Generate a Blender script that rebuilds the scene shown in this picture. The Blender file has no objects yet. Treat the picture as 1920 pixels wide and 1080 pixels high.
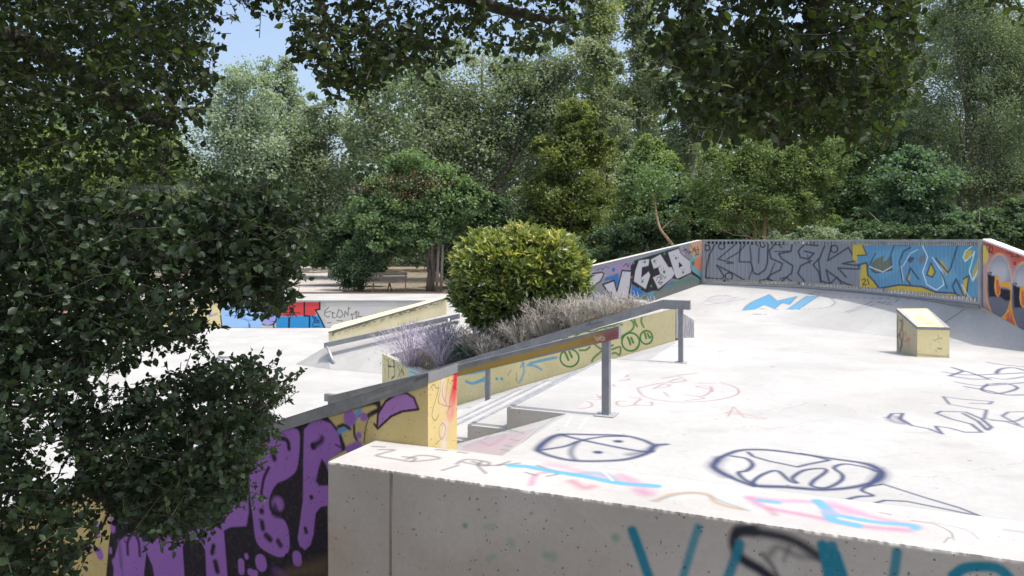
import bpy, math, random
import numpy as np
from mathutils import Vector
random.seed(7); RNG = np.random.default_rng(11)
scene = bpy.context.scene
COL = scene.collection
F = 1400.0                      # focal length in photo pixels (1920 wide); horizon at row 450
D1 = np.array([.9183, -.3959]); N1 = np.array([.3959, .9183])   # park axes: along / across the near wall
PL, LO = -1.70, -3.45           # upper deck and lower floor heights (camera eye is z = 0)

def EN(e, n, z): return np.array([D1[0]*e+N1[0]*n, D1[1]*e+N1[1]*n, z])
def lin(c):
    c = np.array(c[:3], float)/255
    return np.where(c <= .04045, c/12.92, ((c+.055)/1.055)**2.4)
def px(s): return np.array([[float(a) for a in p.split(',')] for p in s.split()])
def zm(s, sc, ox, oy):          # coordinates read off an enlarged detail
    p = px(s); p[:, 0] = ox+p[:, 0]/sc; p[:, 1] = oy+p[:, 1]/sc; return p

# ------------------------------------------------------------------ materials
def new_mat(name):
    m = bpy.data.materials.new(name); m.use_nodes = True
    nt = m.node_tree; nt.nodes.clear(); return m, nt
def N(nt, t, **kw):
    n = nt.nodes.new(t)
    for k, v in kw.items():
        if k in n.inputs: n.inputs[k].default_value = v
        else: setattr(n, k, v)
    return n
def col4(c): return (float(c[0]), float(c[1]), float(c[2]), 1)
def mixc(nt, fac, a, b, mode='MIX'):
    m = nt.nodes.new('ShaderNodeMix'); m.data_type = 'RGBA'; m.blend_type = mode
    for i, v in ((0, fac), (6, a), (7, b)):
        if hasattr(v, 'links') or isinstance(v, bpy.types.NodeSocket): nt.links.new(v, m.inputs[i])
        elif i == 0: m.inputs[0].default_value = v
        else: m.inputs[i].default_value = col4(v)
    return m.outputs[2]
def ramp(nt, sock, lo, hi, a=0.0, b=1.0):
    r = nt.nodes.new('ShaderNodeMapRange'); r.clamp = True
    r.inputs[1].default_value = lo; r.inputs[2].default_value = hi
    r.inputs[3].default_value = a; r.inputs[4].default_value = b
    nt.links.new(sock, r.inputs[0]); return r.outputs[0]
def noise(nt, co, scale, detail=4, rough=.55):
    n = N(nt, 'ShaderNodeTexNoise'); n.inputs['Scale'].default_value = scale
    n.inputs['Detail'].default_value = detail; n.inputs['Roughness'].default_value = rough
    nt.links.new(co, n.inputs['Vector']); return n.outputs[0]
def math_(nt, op, a, b):
    m = nt.nodes.new('ShaderNodeMath'); m.operation = op; m.use_clamp = True
    for i, v in enumerate((a, b)):
        if isinstance(v, bpy.types.NodeSocket): nt.links.new(v, m.inputs[i])
        else: m.inputs[i].default_value = v
    return m.outputs[0]

def concrete(name, c1, c2, stain=None, pits=0.5, rough=.85, bump=.25, paint=True, scale=1.0, seams=None, stain_amt=.5):
    """cast concrete: cloudy tone, fine grain, pits, stains; spray paint comes from the mesh's 'paint' attribute"""
    m, nt = new_mat(name)
    tc = N(nt, 'ShaderNodeTexCoord').outputs['Object']
    n1 = noise(nt, tc, 1.3*scale, 6, .62); n2 = noise(nt, tc, 22*scale, 4, .7); n3 = noise(nt, tc, 120*scale, 2)
    c = mixc(nt, ramp(nt, n1, .38, .62), c1, c2)
    c = mixc(nt, ramp(nt, n2, .35, .75, 0, .28), c, [x*.72 for x in c1])
    c = mixc(nt, ramp(nt, n3, .45, .8, 0, .18), c, [x*.6 for x in c1])
    if stain is not None:
        n4 = noise(nt, tc, .55*scale, 7, .7)
        c = mixc(nt, ramp(nt, n4, .50, .72, 0, stain_amt), c, stain)
        mp = N(nt, 'ShaderNodeMapping'); nt.links.new(tc, mp.inputs[0]); mp.inputs['Scale'].default_value = (3, 3, .25)
        n5 = noise(nt, mp.outputs[0], 1.6, 6, .7)
        c = mixc(nt, ramp(nt, n5, .55, .8, 0, stain_amt*.6), c, stain)
    pfac = None
    vo = N(nt, 'ShaderNodeTexVoronoi'); vo.inputs['Scale'].default_value = 26*scale; nt.links.new(tc, vo.inputs['Vector'])
    nn = noise(nt, tc, 9*scale, 3)
    dist = math_(nt, 'ADD', vo.outputs['Distance'], ramp(nt, nn, .40, .62, .14, -.10+ (1-pits)*.12))
    pit = ramp(nt, dist, .10, .15, 1, 0)
    pit = math_(nt, 'MULTIPLY', pit, pits)
    if paint:
        at = N(nt, 'ShaderNodeAttribute', attribute_name='paint')
        wear = ramp(nt, n2, .25, .5, .93, 1.0)
        c = mixc(nt, math_(nt, 'MULTIPLY', at.outputs['Alpha'], wear), c, at.outputs['Color'])
    c = mixc(nt, pit, c, [x*.16 for x in c1])
    bs = N(nt, 'ShaderNodeBsdfPrincipled'); bs.inputs['Roughness'].default_value = rough
    bs.inputs['Specular IOR Level'].default_value = .25
    nt.links.new(c, bs.inputs['Base Color'])
    h = math_(nt, 'SUBTRACT', math_(nt, 'MULTIPLY', n2, .5), math_(nt, 'MULTIPLY', pit, .8))
    bp = N(nt, 'ShaderNodeBump'); bp.inputs['Strength'].default_value = bump; bp.inputs['Distance'].default_value = .01
    nt.links.new(h, bp.inputs['Height']); nt.links.new(bp.outputs[0], bs.inputs['Normal'])
    o = N(nt, 'ShaderNodeOutputMaterial'); nt.links.new(bs.outputs[0], o.inputs[0])
    return m

def simple(name, c1, c2, rough=.6, metal=0.0, scale=6, bump=.1, paint=False, stretch=None):
    m, nt = new_mat(name)
    tc = N(nt, 'ShaderNodeTexCoord').outputs['Object']
    if stretch:
        mp = N(nt, 'ShaderNodeMapping'); nt.links.new(tc, mp.inputs[0]); mp.inputs['Scale'].default_value = stretch; tc = mp.outputs[0]
    n1 = noise(nt, tc, scale, 6, .65); n2 = noise(nt, tc, scale*9, 3)
    c = mixc(nt, ramp(nt, n1, .3, .7), c1, c2)
    c = mixc(nt, ramp(nt, n2, .5, .8, 0, .3), c, [x*.6 for x in c1])
    if paint:
        at = N(nt, 'ShaderNodeAttribute', attribute_name='paint')
        c = mixc(nt, at.outputs['Alpha'], c, at.outputs['Color'])
    bs = N(nt, 'ShaderNodeBsdfPrincipled'); bs.inputs['Metallic'].default_value = metal
    nt.links.new(ramp(nt, n1, .2, .8, rough-.1, rough+.12), bs.inputs['Roughness'])
    nt.links.new(c, bs.inputs['Base Color'])
    bp = N(nt, 'ShaderNodeBump'); bp.inputs['Strength'].default_value = bump; bp.inputs['Distance'].default_value = .01
    nt.links.new(n2, bp.inputs['Height']); nt.links.new(bp.outputs[0], bs.inputs['Normal'])
    o = N(nt, 'ShaderNodeOutputMaterial'); nt.links.new(bs.outputs[0], o.inputs[0])
    return m

def leafmat(name, dark, mid, light, trans=.35, gloss=.05, rough=.45):
    """leaf tones vary leaf by leaf through the 'tone' attribute"""
    m, nt = new_mat(name)
    at = N(nt, 'ShaderNodeAttribute', attribute_name='tone').outputs['Fac']
    cr = N(nt, 'ShaderNodeValToRGB'); nt.links.new(at, cr.inputs[0])
    cr.color_ramp.elements[0].color = col4(dark); cr.color_ramp.elements[1].color = col4(light)
    e = cr.color_ramp.elements.new(.55); e.color = col4(mid)
    d = N(nt, 'ShaderNodeBsdfDiffuse'); nt.links.new(cr.outputs[0], d.inputs[0])
    t = N(nt, 'ShaderNodeBsdfTranslucent')
    nt.links.new(mixc(nt, 1.0, cr.outputs[0], (1.35, 1.5, .7), 'MULTIPLY'), t.inputs[0])
    g = N(nt, 'ShaderNodeBsdfGlossy'); g.inputs['Roughness'].default_value = rough; g.inputs[0].default_value = (.8, .85, .9, 1)
    m1 = N(nt, 'ShaderNodeMixShader'); m1.inputs[0].default_value = trans
    nt.links.new(d.outputs[0], m1.inputs[1]); nt.links.new(t.outputs[0], m1.inputs[2])
    m2 = N(nt, 'ShaderNodeMixShader'); m2.inputs[0].default_value = gloss
    nt.links.new(m1.outputs[0], m2.inputs[1]); nt.links.new(g.outputs[0], m2.inputs[2])
    o = N(nt, 'ShaderNodeOutputMaterial'); nt.links.new(m2.outputs[0], o.inputs[0])
    return m

# ------------------------------------------------------------------ objects
def link(name, mesh, mat, parent=None, smooth=False):
    o = bpy.data.objects.new(name, mesh); COL.objects.link(o)
    if mat and not mesh.materials: mesh.materials.append(mat)
    if parent: o.parent = parent
    if smooth: mesh.polygons.foreach_set('use_smooth', [True]*len(mesh.polygons))
    return o
def tag(o, label=None, cat=None, group=None, kind=None):
    if label: o['label'] = label
    if cat: o['category'] = cat
    if group: o['group'] = group
    if kind: o['kind'] = kind
    return o
def thing(name, label, cat, group=None, loc=(0, 0, 0)):
    o = bpy.data.objects.new(name, None); COL.objects.link(o); o.location = loc; o.empty_display_size = .2
    return tag(o, label, cat, group)

def catmull(P, k=8):
    P = np.asarray(P, float)
    if len(P) < 3: return P
    Q = np.vstack([2*P[0]-P[1], P, 2*P[-1]-P[-2]]); out = []
    for i in range(1, len(Q)-2):
        p0, p1, p2, p3 = Q[i-1:i+3]
        for t in np.linspace(0, 1, k, endpoint=False):
            out.append(.5*((2*p1)+(-p0+p2)*t+(2*p0-5*p1+4*p2-p3)*t*t+(-p0+3*p1-3*p2+p3)*t**3))
    out.append(P[-1]); return np.array(out)

# paint operations: ('L', pts, width, colour, soft, alpha, curved) / ('F', pts, colour, soft, alpha); sizes in photo px
def L(p, w, c, soft=None, a=1.0, curve=True): return ('L', p if isinstance(p, np.ndarray) else px(p), w, c, soft if soft is not None else max(1., w*.35), a, curve)
def Fi(p, c, soft=1.2, a=1.0, curve=False): return ('F', p if isinstance(p, np.ndarray) else px(p), c, soft, a, curve)
def Dot(p, r, c, soft=None, a=1.0): return ('L', np.vstack([p, p+.01]), 2*r, c, soft if soft is not None else max(1., r*.4), a, False)
def Circ(p, r, w, c, ry=None, soft=None, a=1.0):
    t = np.linspace(0, 2*np.pi, 28); ry = ry or r
    return ('L', np.c_[p[0]+r*np.cos(t), p[1]+ry*np.sin(t)], w, c, soft if soft is not None else max(1., w*.4), a, False)

PG = [1.0]; WG = [1.0]      # paint reflectance scale and spray width scale of the surface being painted
def seg_dist(Q, A, B):
    d = B-A; l2 = max(1e-12, float(d@d))
    t = np.clip(((Q-A)@d)/l2, 0, 1)
    return np.hypot(*(Q-A-t[:, None]*d).T)
def do_paint(Q, C, ops, tomap, scl):
    """Q (N,2) flat coordinates of the vertices, C (N,4) paint; ops are traced points, tomap puts them on the surface"""
    for op in ops:
        if op[0] == 'L':
            _, p, w, c, soft, a, curve = op
            P = tomap(catmull(p) if curve else p); k = scl(p.mean(0))*WG[0]; w = w*k; soft = soft*k
            r = w/2+soft/2
            idx = np.where((Q[:, 0] > P[:, 0].min()-r) & (Q[:, 0] < P[:, 0].max()+r) & (Q[:, 1] > P[:, 1].min()-r) & (Q[:, 1] < P[:, 1].max()+r))[0]
            if not len(idx): continue
            q = Q[idx]; d = np.full(len(idx), 1e9)
            for i in range(len(P)-1):
                A, B = P[i], P[i+1]
                m = (q[:, 0] > min(A[0], B[0])-r) & (q[:, 0] < max(A[0], B[0])+r) & (q[:, 1] > min(A[1], B[1])-r) & (q[:, 1] < max(A[1], B[1])+r)
                if m.any(): d[m] = np.minimum(d[m], seg_dist(q[m], A, B))
            al = np.clip((w/2+soft/2-d)/soft, 0, 1)*a
        else:
            _, p, c, soft, a, curve = op
            P = tomap(catmull(np.vstack([p, p[:1]])) if curve else np.vstack([p, p[:1]])); k = scl(p.mean(0)); soft = soft*k
            idx = np.where((Q[:, 0] > P[:, 0].min()-soft) & (Q[:, 0] < P[:, 0].max()+soft) & (Q[:, 1] > P[:, 1].min()-soft) & (Q[:, 1] < P[:, 1].max()+soft))[0]
            if not len(idx): continue
            q = Q[idx]; ins = np.zeros(len(idx), bool); d = np.full(len(idx), 1e9)
            for i in range(len(P)-1):
                A, B = P[i], P[i+1]
                if abs(A[1]-B[1]) > 1e-12:
                    cr = ((A[1] > q[:, 1]) != (B[1] > q[:, 1])) & (q[:, 0] < (B[0]-A[0])*(q[:, 1]-A[1])/(B[1]-A[1])+A[0])
                    ins ^= cr
                d = np.minimum(d, seg_dist(q, A, B))
            sd = np.where(ins, -d, d)
            al = np.clip((soft/2-sd)/soft, 0, 1)*a
        al = al[:, None]; lc = lin(c)*PG[0]
        C[idx, :3] = np.where(C[idx, 3:4] > 0, C[idx, :3]*(1-al)+lc*al, lc)
        C[idx, 3:4] = 1-(1-C[idx, 3:4])*(1-al)

class MB:
    def __init__(s): s.V = []; s.C = []; s.F = []; s.n = 0; s.M = []
    def poly(s, pts, mi=0):
        pts = [np.asarray(p, float) for p in pts]
        s.V.append(np.array(pts)); s.C.append(np.zeros((len(pts), 4))); s.F.append((np.arange(len(pts))[None]+s.n, mi)); s.n += len(pts)
    def box(s, c, size, ax=None, mi=0):
        """c centre, ax rows = local axes"""
        ax = np.eye(3) if ax is None else np.asarray(ax, float); h = np.array(size)/2
        v = np.array([[i, j, k] for i in (-1, 1) for j in (-1, 1) for k in (-1, 1)])*h @ ax+np.asarray(c)
        for f in ((0, 1, 3, 2), (4, 6, 7, 5), (0, 4, 5, 1), (2, 3, 7, 6), (0, 2, 6, 4), (1, 5, 7, 3)): s.poly(v[list(f)], mi)
    def prism(s, plan, ztop, zbot, skip=()):
        """plan: ccw list of xy, ztop per vertex"""
        n = len(plan); zt = ztop if hasattr(ztop, '__len__') else [ztop]*n; zb = zbot if hasattr(zbot, '__len__') else [zbot]*n
        T = [np.array([p[0], p[1], z]) for p, z in zip(plan, zt)]; B = [np.array([p[0], p[1], z]) for p, z in zip(plan, zb)]
        if 'top' not in skip: s.poly(T)
        s.poly(B[::-1])
        for i in range(n):
            if i in skip: continue
            j = (i+1) % n; s.poly([B[i], B[j], T[j], T[i]])
    def grid(s, P, nu, nv, ops=(), disp=None, rows=None, mode='plane', kv=1.0, mi=0):
        """planar quad P = p00, p10, p11, p01 as a fine grid whose vertices carry the paint"""
        P = [np.asarray(p, float) for p in P]
        a = np.linspace(0, 1, nu+1); b = np.linspace(0, 1, nv+1) if rows is None else rows; nv = len(b)-1
        A, B = np.meshgrid(a, b)
        A = A.ravel()[:, None]; B = B.ravel()[:, None]
        V = P[0]*(1-A)*(1-B)+P[1]*A*(1-B)+P[2]*A*B+P[3]*(1-A)*B
        C = np.zeros((len(V), 4))
        if mode == 'plane':
            X = P[1]-P[0]; X /= np.linalg.norm(X); nrm = np.cross(X, P[3]-P[0]); nrm /= np.linalg.norm(nrm); Y = np.cross(nrm, X); O = P[0]
            def hit(p):
                p = np.atleast_2d(p); d = np.c_[(p[:, 0]-960)/F, np.ones(len(p)), -(p[:, 1]-450)/F]
                return d*((O@nrm)/(d@nrm))[:, None]
            tm = lambda p: np.c_[(hit(p)-O)@X, (hit(p)-O)@Y]
            do_paint(np.c_[(V-O)@X, (V-O)@Y], C, ops, tm, lambda p: hit(p)[0, 1]/F)
        else:
            Q = np.c_[960+V[:, 0]/V[:, 1]*F, (450-V[:, 2]/V[:, 1]*F)*kv]
            do_paint(Q, C, ops, lambda p: np.c_[p[:, 0], p[:, 1]*kv], lambda p: 1.0)
        if disp is not None: V = disp(V, A.ravel(), B.ravel(), C)
        s.add(V, C, nu, nv, mi)
    def add(s, V, C, nu, nv, mi=0):
        i = (np.arange(nv)[:, None]*(nu+1)+np.arange(nu)[None]).ravel()+s.n
        s.V.append(V); s.C.append(C); s.F.append((np.c_[i, i+1, i+nu+2, i+nu+1], mi)); s.n += len(V)
    def tube(s, pts, rad, sides=6, cap=True):
        pts = np.asarray(pts, float); rad = np.broadcast_to(rad, len(pts)); rings = []
        T = np.gradient(pts, axis=0); T /= np.linalg.norm(T, axis=1)[:, None]+1e-9
        up = np.array([0, 0, 1.]) if abs(T[0, 2]) < .9 else np.array([1., 0, 0])
        for p, t, r in zip(pts, T, rad):
            a = np.cross(t, up); a /= np.linalg.norm(a)+1e-9; b = np.cross(t, a); up = -np.cross(t, a) if False else up
            th = np.linspace(0, 2*np.pi, sides, endpoint=False)
            rings.append(p+r*(np.cos(th)[:, None]*a+np.sin(th)[:, None]*b))
        V = np.vstack(rings); m = len(pts); k = np.arange(sides)
        f = np.vstack([np.c_[i*sides+k, i*sides+(k+1) % sides, (i+1)*sides+(k+1) % sides, (i+1)*sides+k] for i in range(m-1)])
        s.V.append(V); s.C.append(np.zeros((len(V), 4))); s.F.append((f+s.n, 0))
        if cap and sides > 3:
            s.F.append((((m-1)*sides+k)[None]+s.n, 0)); s.F.append((k[::-1][None]+s.n, 0))
        s.n += len(V)
    def build(s, name, mat, parent=None, smooth=False, paint=True):
        V = np.vstack(s.V).astype(np.float32); C = np.vstack(s.C).astype(np.float32)
        me = np_mesh(name, V, s.F)
        if paint:
            at = me.attributes.new('paint', 'FLOAT_COLOR', 'POINT'); at.data.foreach_set('color', C.ravel())
        mats = mat if isinstance(mat, (list, tuple)) else [mat]
        for m in mats: me.materials.append(m)
        return link(name, me, None, parent, smooth)

def np_mesh(name, V, Fs, tone=None, uv=None):
    me = bpy.data.meshes.new(name); Fs = [f if isinstance(f, tuple) else (f, 0) for f in Fs]
    me.vertices.add(len(V)); me.vertices.foreach_set('co', np.asarray(V, np.float32).ravel())
    li = np.concatenate([f.ravel() for f, _ in Fs]); tot = np.concatenate([np.full(len(f), f.shape[1]) for f, _ in Fs])
    mi = np.concatenate([np.full(len(f), m) for f, m in Fs])
    me.loops.add(len(li)); me.loops.foreach_set('vertex_index', li.astype(np.int32))
    me.polygons.add(len(tot)); me.polygons.foreach_set('loop_start', np.r_[0, np.cumsum(tot)[:-1]].astype(np.int32))
    me.polygons.foreach_set('loop_total', tot.astype(np.int32)); me.polygons.foreach_set('material_index', mi.astype(np.int32))
    if tone is not None:
        at = me.attributes.new('tone', 'FLOAT', 'POINT'); at.data.foreach_set('value', np.asarray(tone, np.float32))
    me.update(calc_edges=True); return me

# ------------------------------------------------------------------ leaves and trees
LEAF_V = np.array([[0, 0, 0], [-.32, .28, .10], [0, .28, 0], [.32, .28, .10], [-.34, .62, .08], [0, .62, -.03], [.34, .62, .08], [0, 1, -.10]])
LEAF_3 = np.array([[0, 2, 1], [0, 3, 2], [4, 5, 7], [5, 6, 7]]); LEAF_4 = np.array([[1, 2, 5, 4], [2, 3, 6, 5]])
QUAD_V = np.array([[0, 0, 0], [.36, .5, .05], [0, 1, -.05], [-.36, .5, .05]]); QUAD_4 = np.array([[0, 1, 2, 3]])
def frames(Y, roll_amt=np.pi):
    Y = Y/np.linalg.norm(Y, axis=1)[:, None]; n = len(Y)
    U = np.zeros_like(Y); U[:, 2] = 1; X = np.cross(Y, U); X /= np.linalg.norm(X, axis=1)[:, None]+1e-6
    Z = np.cross(X, Y); r = RNG.normal(0, roll_amt, n)[:, None]
    return X*np.cos(r)+Z*np.sin(r), Y, -X*np.sin(r)+Z*np.cos(r)
def leaf_mesh(name, P, Y, size, tone, width=1.0, fine=True, roll=1.2):
    T = LEAF_V if fine else QUAD_V; n = len(P); k = len(T)
    X, Yn, Z = frames(Y, roll); sz = np.broadcast_to(size, n)[:, None, None]
    V = P[:, None]+sz*(T[None, :, 0:1]*width*X[:, None]+T[None, :, 1:2]*Yn[:, None]+T[None, :, 2:3]*Z[:, None])
    off = (np.arange(n)*k)[:, None, None]
    Fs = [(LEAF_3[None]+off).reshape(-1, 3), (LEAF_4[None]+off).reshape(-1, 4)] if fine else [(QUAD_4[None]+off).reshape(-1, 4)]
    return np_mesh(name, V.reshape(-1, 3), Fs, np.repeat(tone, k))
def rdir(n):
    v = RNG.normal(size=(n, 3)); return v/np.linalg.norm(v, axis=1)[:, None]

def pxw(u, v, y): return np.array([(u-960)*y/F, y, -(v-450)*y/F])
def bend(A, B, sag=.0, k=6, wob=.05):
    A, B = np.asarray(A, float), np.asarray(B, float); t = np.linspace(0, 1, k)[:, None]; d = np.linalg.norm(B-A)
    P = A*(1-t)+B*t; P[:, 2] += (sag*d*4*t*(1-t))[:, 0]; P[1:-1] += RNG.normal(0, wob*d, (k-2, 3)); return P

def tree(name, label, cat, lobes, y, base, leafm, barkm, nleaf=16000, leaf=.16, nclump=130, clump=.10, trunk_r=.16, stems=1,
         group=None, fine=False, droop=.2, width=1.0, shell=.25, limbs=26, sub=3, upward=0.0, tonebias=0.0, lobe_depth=.75, dens=1.7):
    """lobes: (u, v, ru, rv) seen at distance y; base: (u, z) foot of the trunk"""
    t = thing(name, label, cat, group, loc=((base[0]-960)*y/F, y, base[1])); nleaf = int(nleaf*dens); leaf *= 1.0; nclump = int(nclump*2.0); clump *= 1.05
    o0 = np.array(t.location); W = np.array([l[2]*l[3] for l in lobes], float); W /= W.sum()
    big = list(lobes)
    for l in big:
        for _ in range(sub):
            a_ = RNG.uniform(0, 2*np.pi); lobes = lobes+[(l[0]+l[2]*.72*math.cos(a_), l[1]-l[3]*.72*math.sin(a_), l[2]*RNG.uniform(.35, .6), l[3]*RNG.uniform(.3, .55))]
    W = np.array([l[2]*l[3]*(1 if i < len(big) else 1.25) for i, l in enumerate(lobes)], float); W /= W.sum()
    cs = []
    for l, w in zip(lobes, W):
        m = max(4, int(nclump*w)); d = rdir(m); r = (shell+(1-shell)*RNG.random(m))[:, None]
        r = np.where(RNG.random((m, 1)) < .25, r*RNG.random((m, 1)), r)
        c = pxw(l[0], l[1], y); R = np.array([l[2]*y/F, l[2]*y/F*lobe_depth, l[3]*y/F])
        p = c+d*r*R; cs.append(np.c_[p, np.full(m, min(R))])
    cs = np.vstack(cs); pc = RNG.dirichlet(np.full(len(cs), 2.5)); cnt = RNG.multinomial(nleaf, pc)
    idx = np.repeat(np.arange(len(cs)), cnt); n = len(idx)
    sg = cs[idx, 3:4]*clump*2.0
    P = cs[idx, :3]+np.clip(RNG.normal(size=(n, 3)), -2, 2)*sg*np.array([1, 1, .75])
    Y = rdir(n); Y[:, 2] = Y[:, 2]*.6-droop+upward
    ct = RNG.normal(.47, .11, len(cs))
    tone = np.clip(ct[idx]+RNG.normal(0, .11, n)+tonebias, 0, 1)
    me = leaf_mesh('foliage', P-o0, Y, leaf*RNG.uniform(.7, 1.3, n), tone, width, fine)
    link('crown', me, leafm, t)
    tb = MB(); top = cs[:, :3].mean(0); hz = cs[:, 2].max()
    for s in range(stems):
        off = np.array([RNG.uniform(-.3, .3)*(stems > 1)*1.2, RNG.uniform(-.2, .2)*(stems > 1), 0])
        tp = top+np.array([RNG.normal(0, .6)*(stems > 1)*2, RNG.normal(0, .3), 0]); tp[2] = .6*hz+.4*top[2]
        S = bend(o0+off*.4, tp+off, 0, 8, .018); rr = np.linspace(trunk_r, trunk_r*.22, 8)/math.sqrt(stems)
        tb.tube(S-o0, rr, 7)
        sel = RNG.choice(len(cs), min(len(cs), limbs//stems), replace=False)
        for j in sel:
            q = cs[j, :3]; f = np.clip((q[2]-o0[2])/(tp[2]-o0[2]+1e-6)*RNG.uniform(.35, .8), .15, .95); i = f*7; i0 = int(i)
            st = S[i0]*(1-(i-i0))+S[min(7, i0+1)]*(i-i0); r0 = trunk_r*(1-f*.7)*.26/math.sqrt(stems)
            tb.tube(bend(st, q, -.05+.1*RNG.random(), 6, .03)-o0, np.linspace(r0, r0*.15, 6), 5)
    tb.build('trunk', barkm, t, True)
    return t

# ------------------------------------------------------------------ world, sun, camera
SUN_AZ, SUN_EL = math.radians(110), math.radians(68)      # azimuth measured from +y towards +x
w = bpy.data.worlds.new('World'); scene.world = w; w.use_nodes = True
nt = w.node_tree; nt.nodes.clear()
sk = nt.nodes.new('ShaderNodeTexSky'); sk.sky_type = 'NISHITA'; sk.sun_disc = False
sk.sun_elevation = SUN_EL; sk.sun_rotation = SUN_AZ; sk.dust_density = 5.0; sk.air_density = 1.0; sk.ozone_density = 1.0
bg = nt.nodes.new('ShaderNodeBackground'); bg.inputs[1].default_value = .15
nt.links.new(sk.outputs[0], bg.inputs[0]); wo = nt.nodes.new('ShaderNodeOutputWorld'); nt.links.new(bg.outputs[0], wo.inputs[0])
sl = bpy.data.lights.new('sun', 'SUN'); sl.energy = 2.15; sl.angle = math.radians(.8); sl.color = (1, .97, .925)
so = bpy.data.objects.new('sun', sl); COL.objects.link(so)
sd = Vector((math.sin(SUN_AZ)*math.cos(SUN_EL), math.cos(SUN_AZ)*math.cos(SUN_EL), math.sin(SUN_EL)))
so.rotation_euler = sd.to_track_quat('Z', 'Y').to_euler(); so.location = (0, 0, 30)
cam = bpy.data.cameras.new('camera'); co = bpy.data.objects.new('camera', cam); COL.objects.link(co); scene.camera = co
cam.sensor_width = 36; cam.lens = 36*F/1920; cam.shift_y = -90/1920; cam.clip_start = .05; cam.clip_end = 3000
co.location = (0, 0, 0); co.rotation_euler = (math.pi/2, 0, 0)
scene.view_settings.view_transform = 'Standard'; scene.view_settings.look = 'None'
scene.view_settings.gamma = 1; scene.view_settings.exposure = .92

# ------------------------------------------------------------------ shared materials
M_deck = concrete('white_deck_concrete', (.334, .336, .324), (.402, .404, .392), stain=(.285, .275, .25), pits=.15, bump=.10, scale=.6, stain_amt=.5)
M_gray = concrete('gray_cast_concrete', (.425, .400, .365), (.495, .475, .438), stain=(.34, .31, .26), pits=.7, bump=.35)
M_walltop = concrete('pale_wall_top', (.355, .350, .335), (.42, .416, .40), stain=(.40, .37, .34), pits=.35, bump=.3)
M_yellow = concrete('yellow_painted_concrete', (.68, .58, .30), (.75, .66, .37), stain=(.52, .45, .27), pits=.7, bump=.25)
M_mural = concrete('mural_concrete', (.40, .39, .37), (.48, .47, .44), stain=(.33, .30, .26), pits=.4, bump=.15)
M_steel = simple('weathered_steel', (.17, .18, .195), (.27, .28, .29), rough=.5, metal=.35, scale=5, paint=True)
M_zinc = simple('galvanised_steel', (.30, .31, .33), (.42, .43, .44), rough=.45, metal=.4, scale=8, paint=True)
M_post = simple('post_steel', (.17, .18, .20), (.25, .26, .28), rough=.5, metal=.3, scale=9, paint=True)
M_rust = simple('rusty_brown_steel', (.10, .065, .05), (.16, .11, .08), rough=.75, scale=12)
M_wood = simple('weathered_wood', (.12, .095, .08), (.20, .17, .145), rough=.8, scale=3, stretch=(1, 6, 14), bump=.3)
M_bark = simple('brown_bark', (.085, .07, .055), (.17, .145, .115), rough=.9, scale=7, stretch=(1, 1, .25), bump=.6)
M_pale = simple('pale_poplar_bark', (.30, .30, .27), (.46, .46, .42), rough=.85, scale=5, stretch=(1, 1, .4), bump=.4)
M_tan = simple('tan_bark', (.25, .17, .10), (.34, .25, .16), rough=.9, scale=6, bump=.5)
M_twig = simple('twig_bark', (.035, .03, .024), (.075, .062, .05), rough=.9, scale=20, bump=.4)
M_soil = simple('planter_soil', (.17, .13, .09), (.26, .21, .15), rough=1, scale=9, bump=.8)

# ------------------------------------------------------------------ the setting
def sstep(a, b, x): t = np.clip((x-a)/(b-a), 0, 1); return t*t*(3-2*t)
def gheight(x, y):
    e = D1[0]*x+D1[1]*y; n = N1[0]*x+N1[1]*y
    fore = np.minimum(-1.65+.16*e-.13*n, -1.8-.06*np.clip(n, -5, 6))
    far = -2.37+.10*np.sin(x*.13)*sstep(36, 50, y)+.012*np.clip(y-60, 0, 200)
    right = -1.78+0*x
    inside = -3.75+0*x
    g = np.where(n < 5.0, fore, inside)
    g = np.where(y > 32.9, far, g)
    rt = (x > 9.6) | ((y > 19.3) & (x > 3.2))
    k = sstep(30, 38, y); g = np.where(rt & (n >= 5.0), right*(1-k)+far*k, g)
    return g
def ground_material():
    m, nt = new_mat('dry_earth'); tc = N(nt, 'ShaderNodeTexCoord').outputs['Object']
    a = noise(nt, tc, .35, 7, .65); b = noise(nt, tc, 6, 6, .7); c_ = noise(nt, tc, 40, 4, .7)
    c = mixc(nt, ramp(nt, a, .38, .62), (.20, .16, .115), (.12, .115, .065))
    c = mixc(nt, ramp(nt, b, .4, .7, 0, .6), c, (.26, .22, .17)); c = mixc(nt, ramp(nt, c_, .5, .75, 0, .7), c, (.09, .075, .05))
    bs = N(nt, 'ShaderNodeBsdfPrincipled'); bs.inputs['Roughness'].default_value = 1; nt.links.new(c, bs.inputs['Base Color'])
    bp = N(nt, 'ShaderNodeBump'); bp.inputs['Distance'].default_value = .05; nt.links.new(b, bp.inputs['Height']); nt.links.new(bp.outputs[0], bs.inputs['Normal'])
    o = N(nt, 'ShaderNodeOutputMaterial'); nt.links.new(bs.outputs[0], o.inputs[0]); return m
M_ground = ground_material()
xs = np.unique(np.r_[-600, -300, -150, -80, np.arange(-50, 50.1, .5), 80, 150, 300, 600]); ys = np.unique(np.r_[-300, -100, -30, np.arange(-12, 90.1, .5), 32.85, 32.95, 120, 200, 400, 900])
X, Y = np.meshgrid(xs, ys); V = np.c_[X.ravel(), Y.ravel(), gheight(X, Y).ravel()]
b = MB(); b.add(V, np.zeros((len(V), 4)), len(xs)-1, len(ys)-1); tag(b.build('ground', M_ground, smooth=True), kind='structure')

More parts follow.
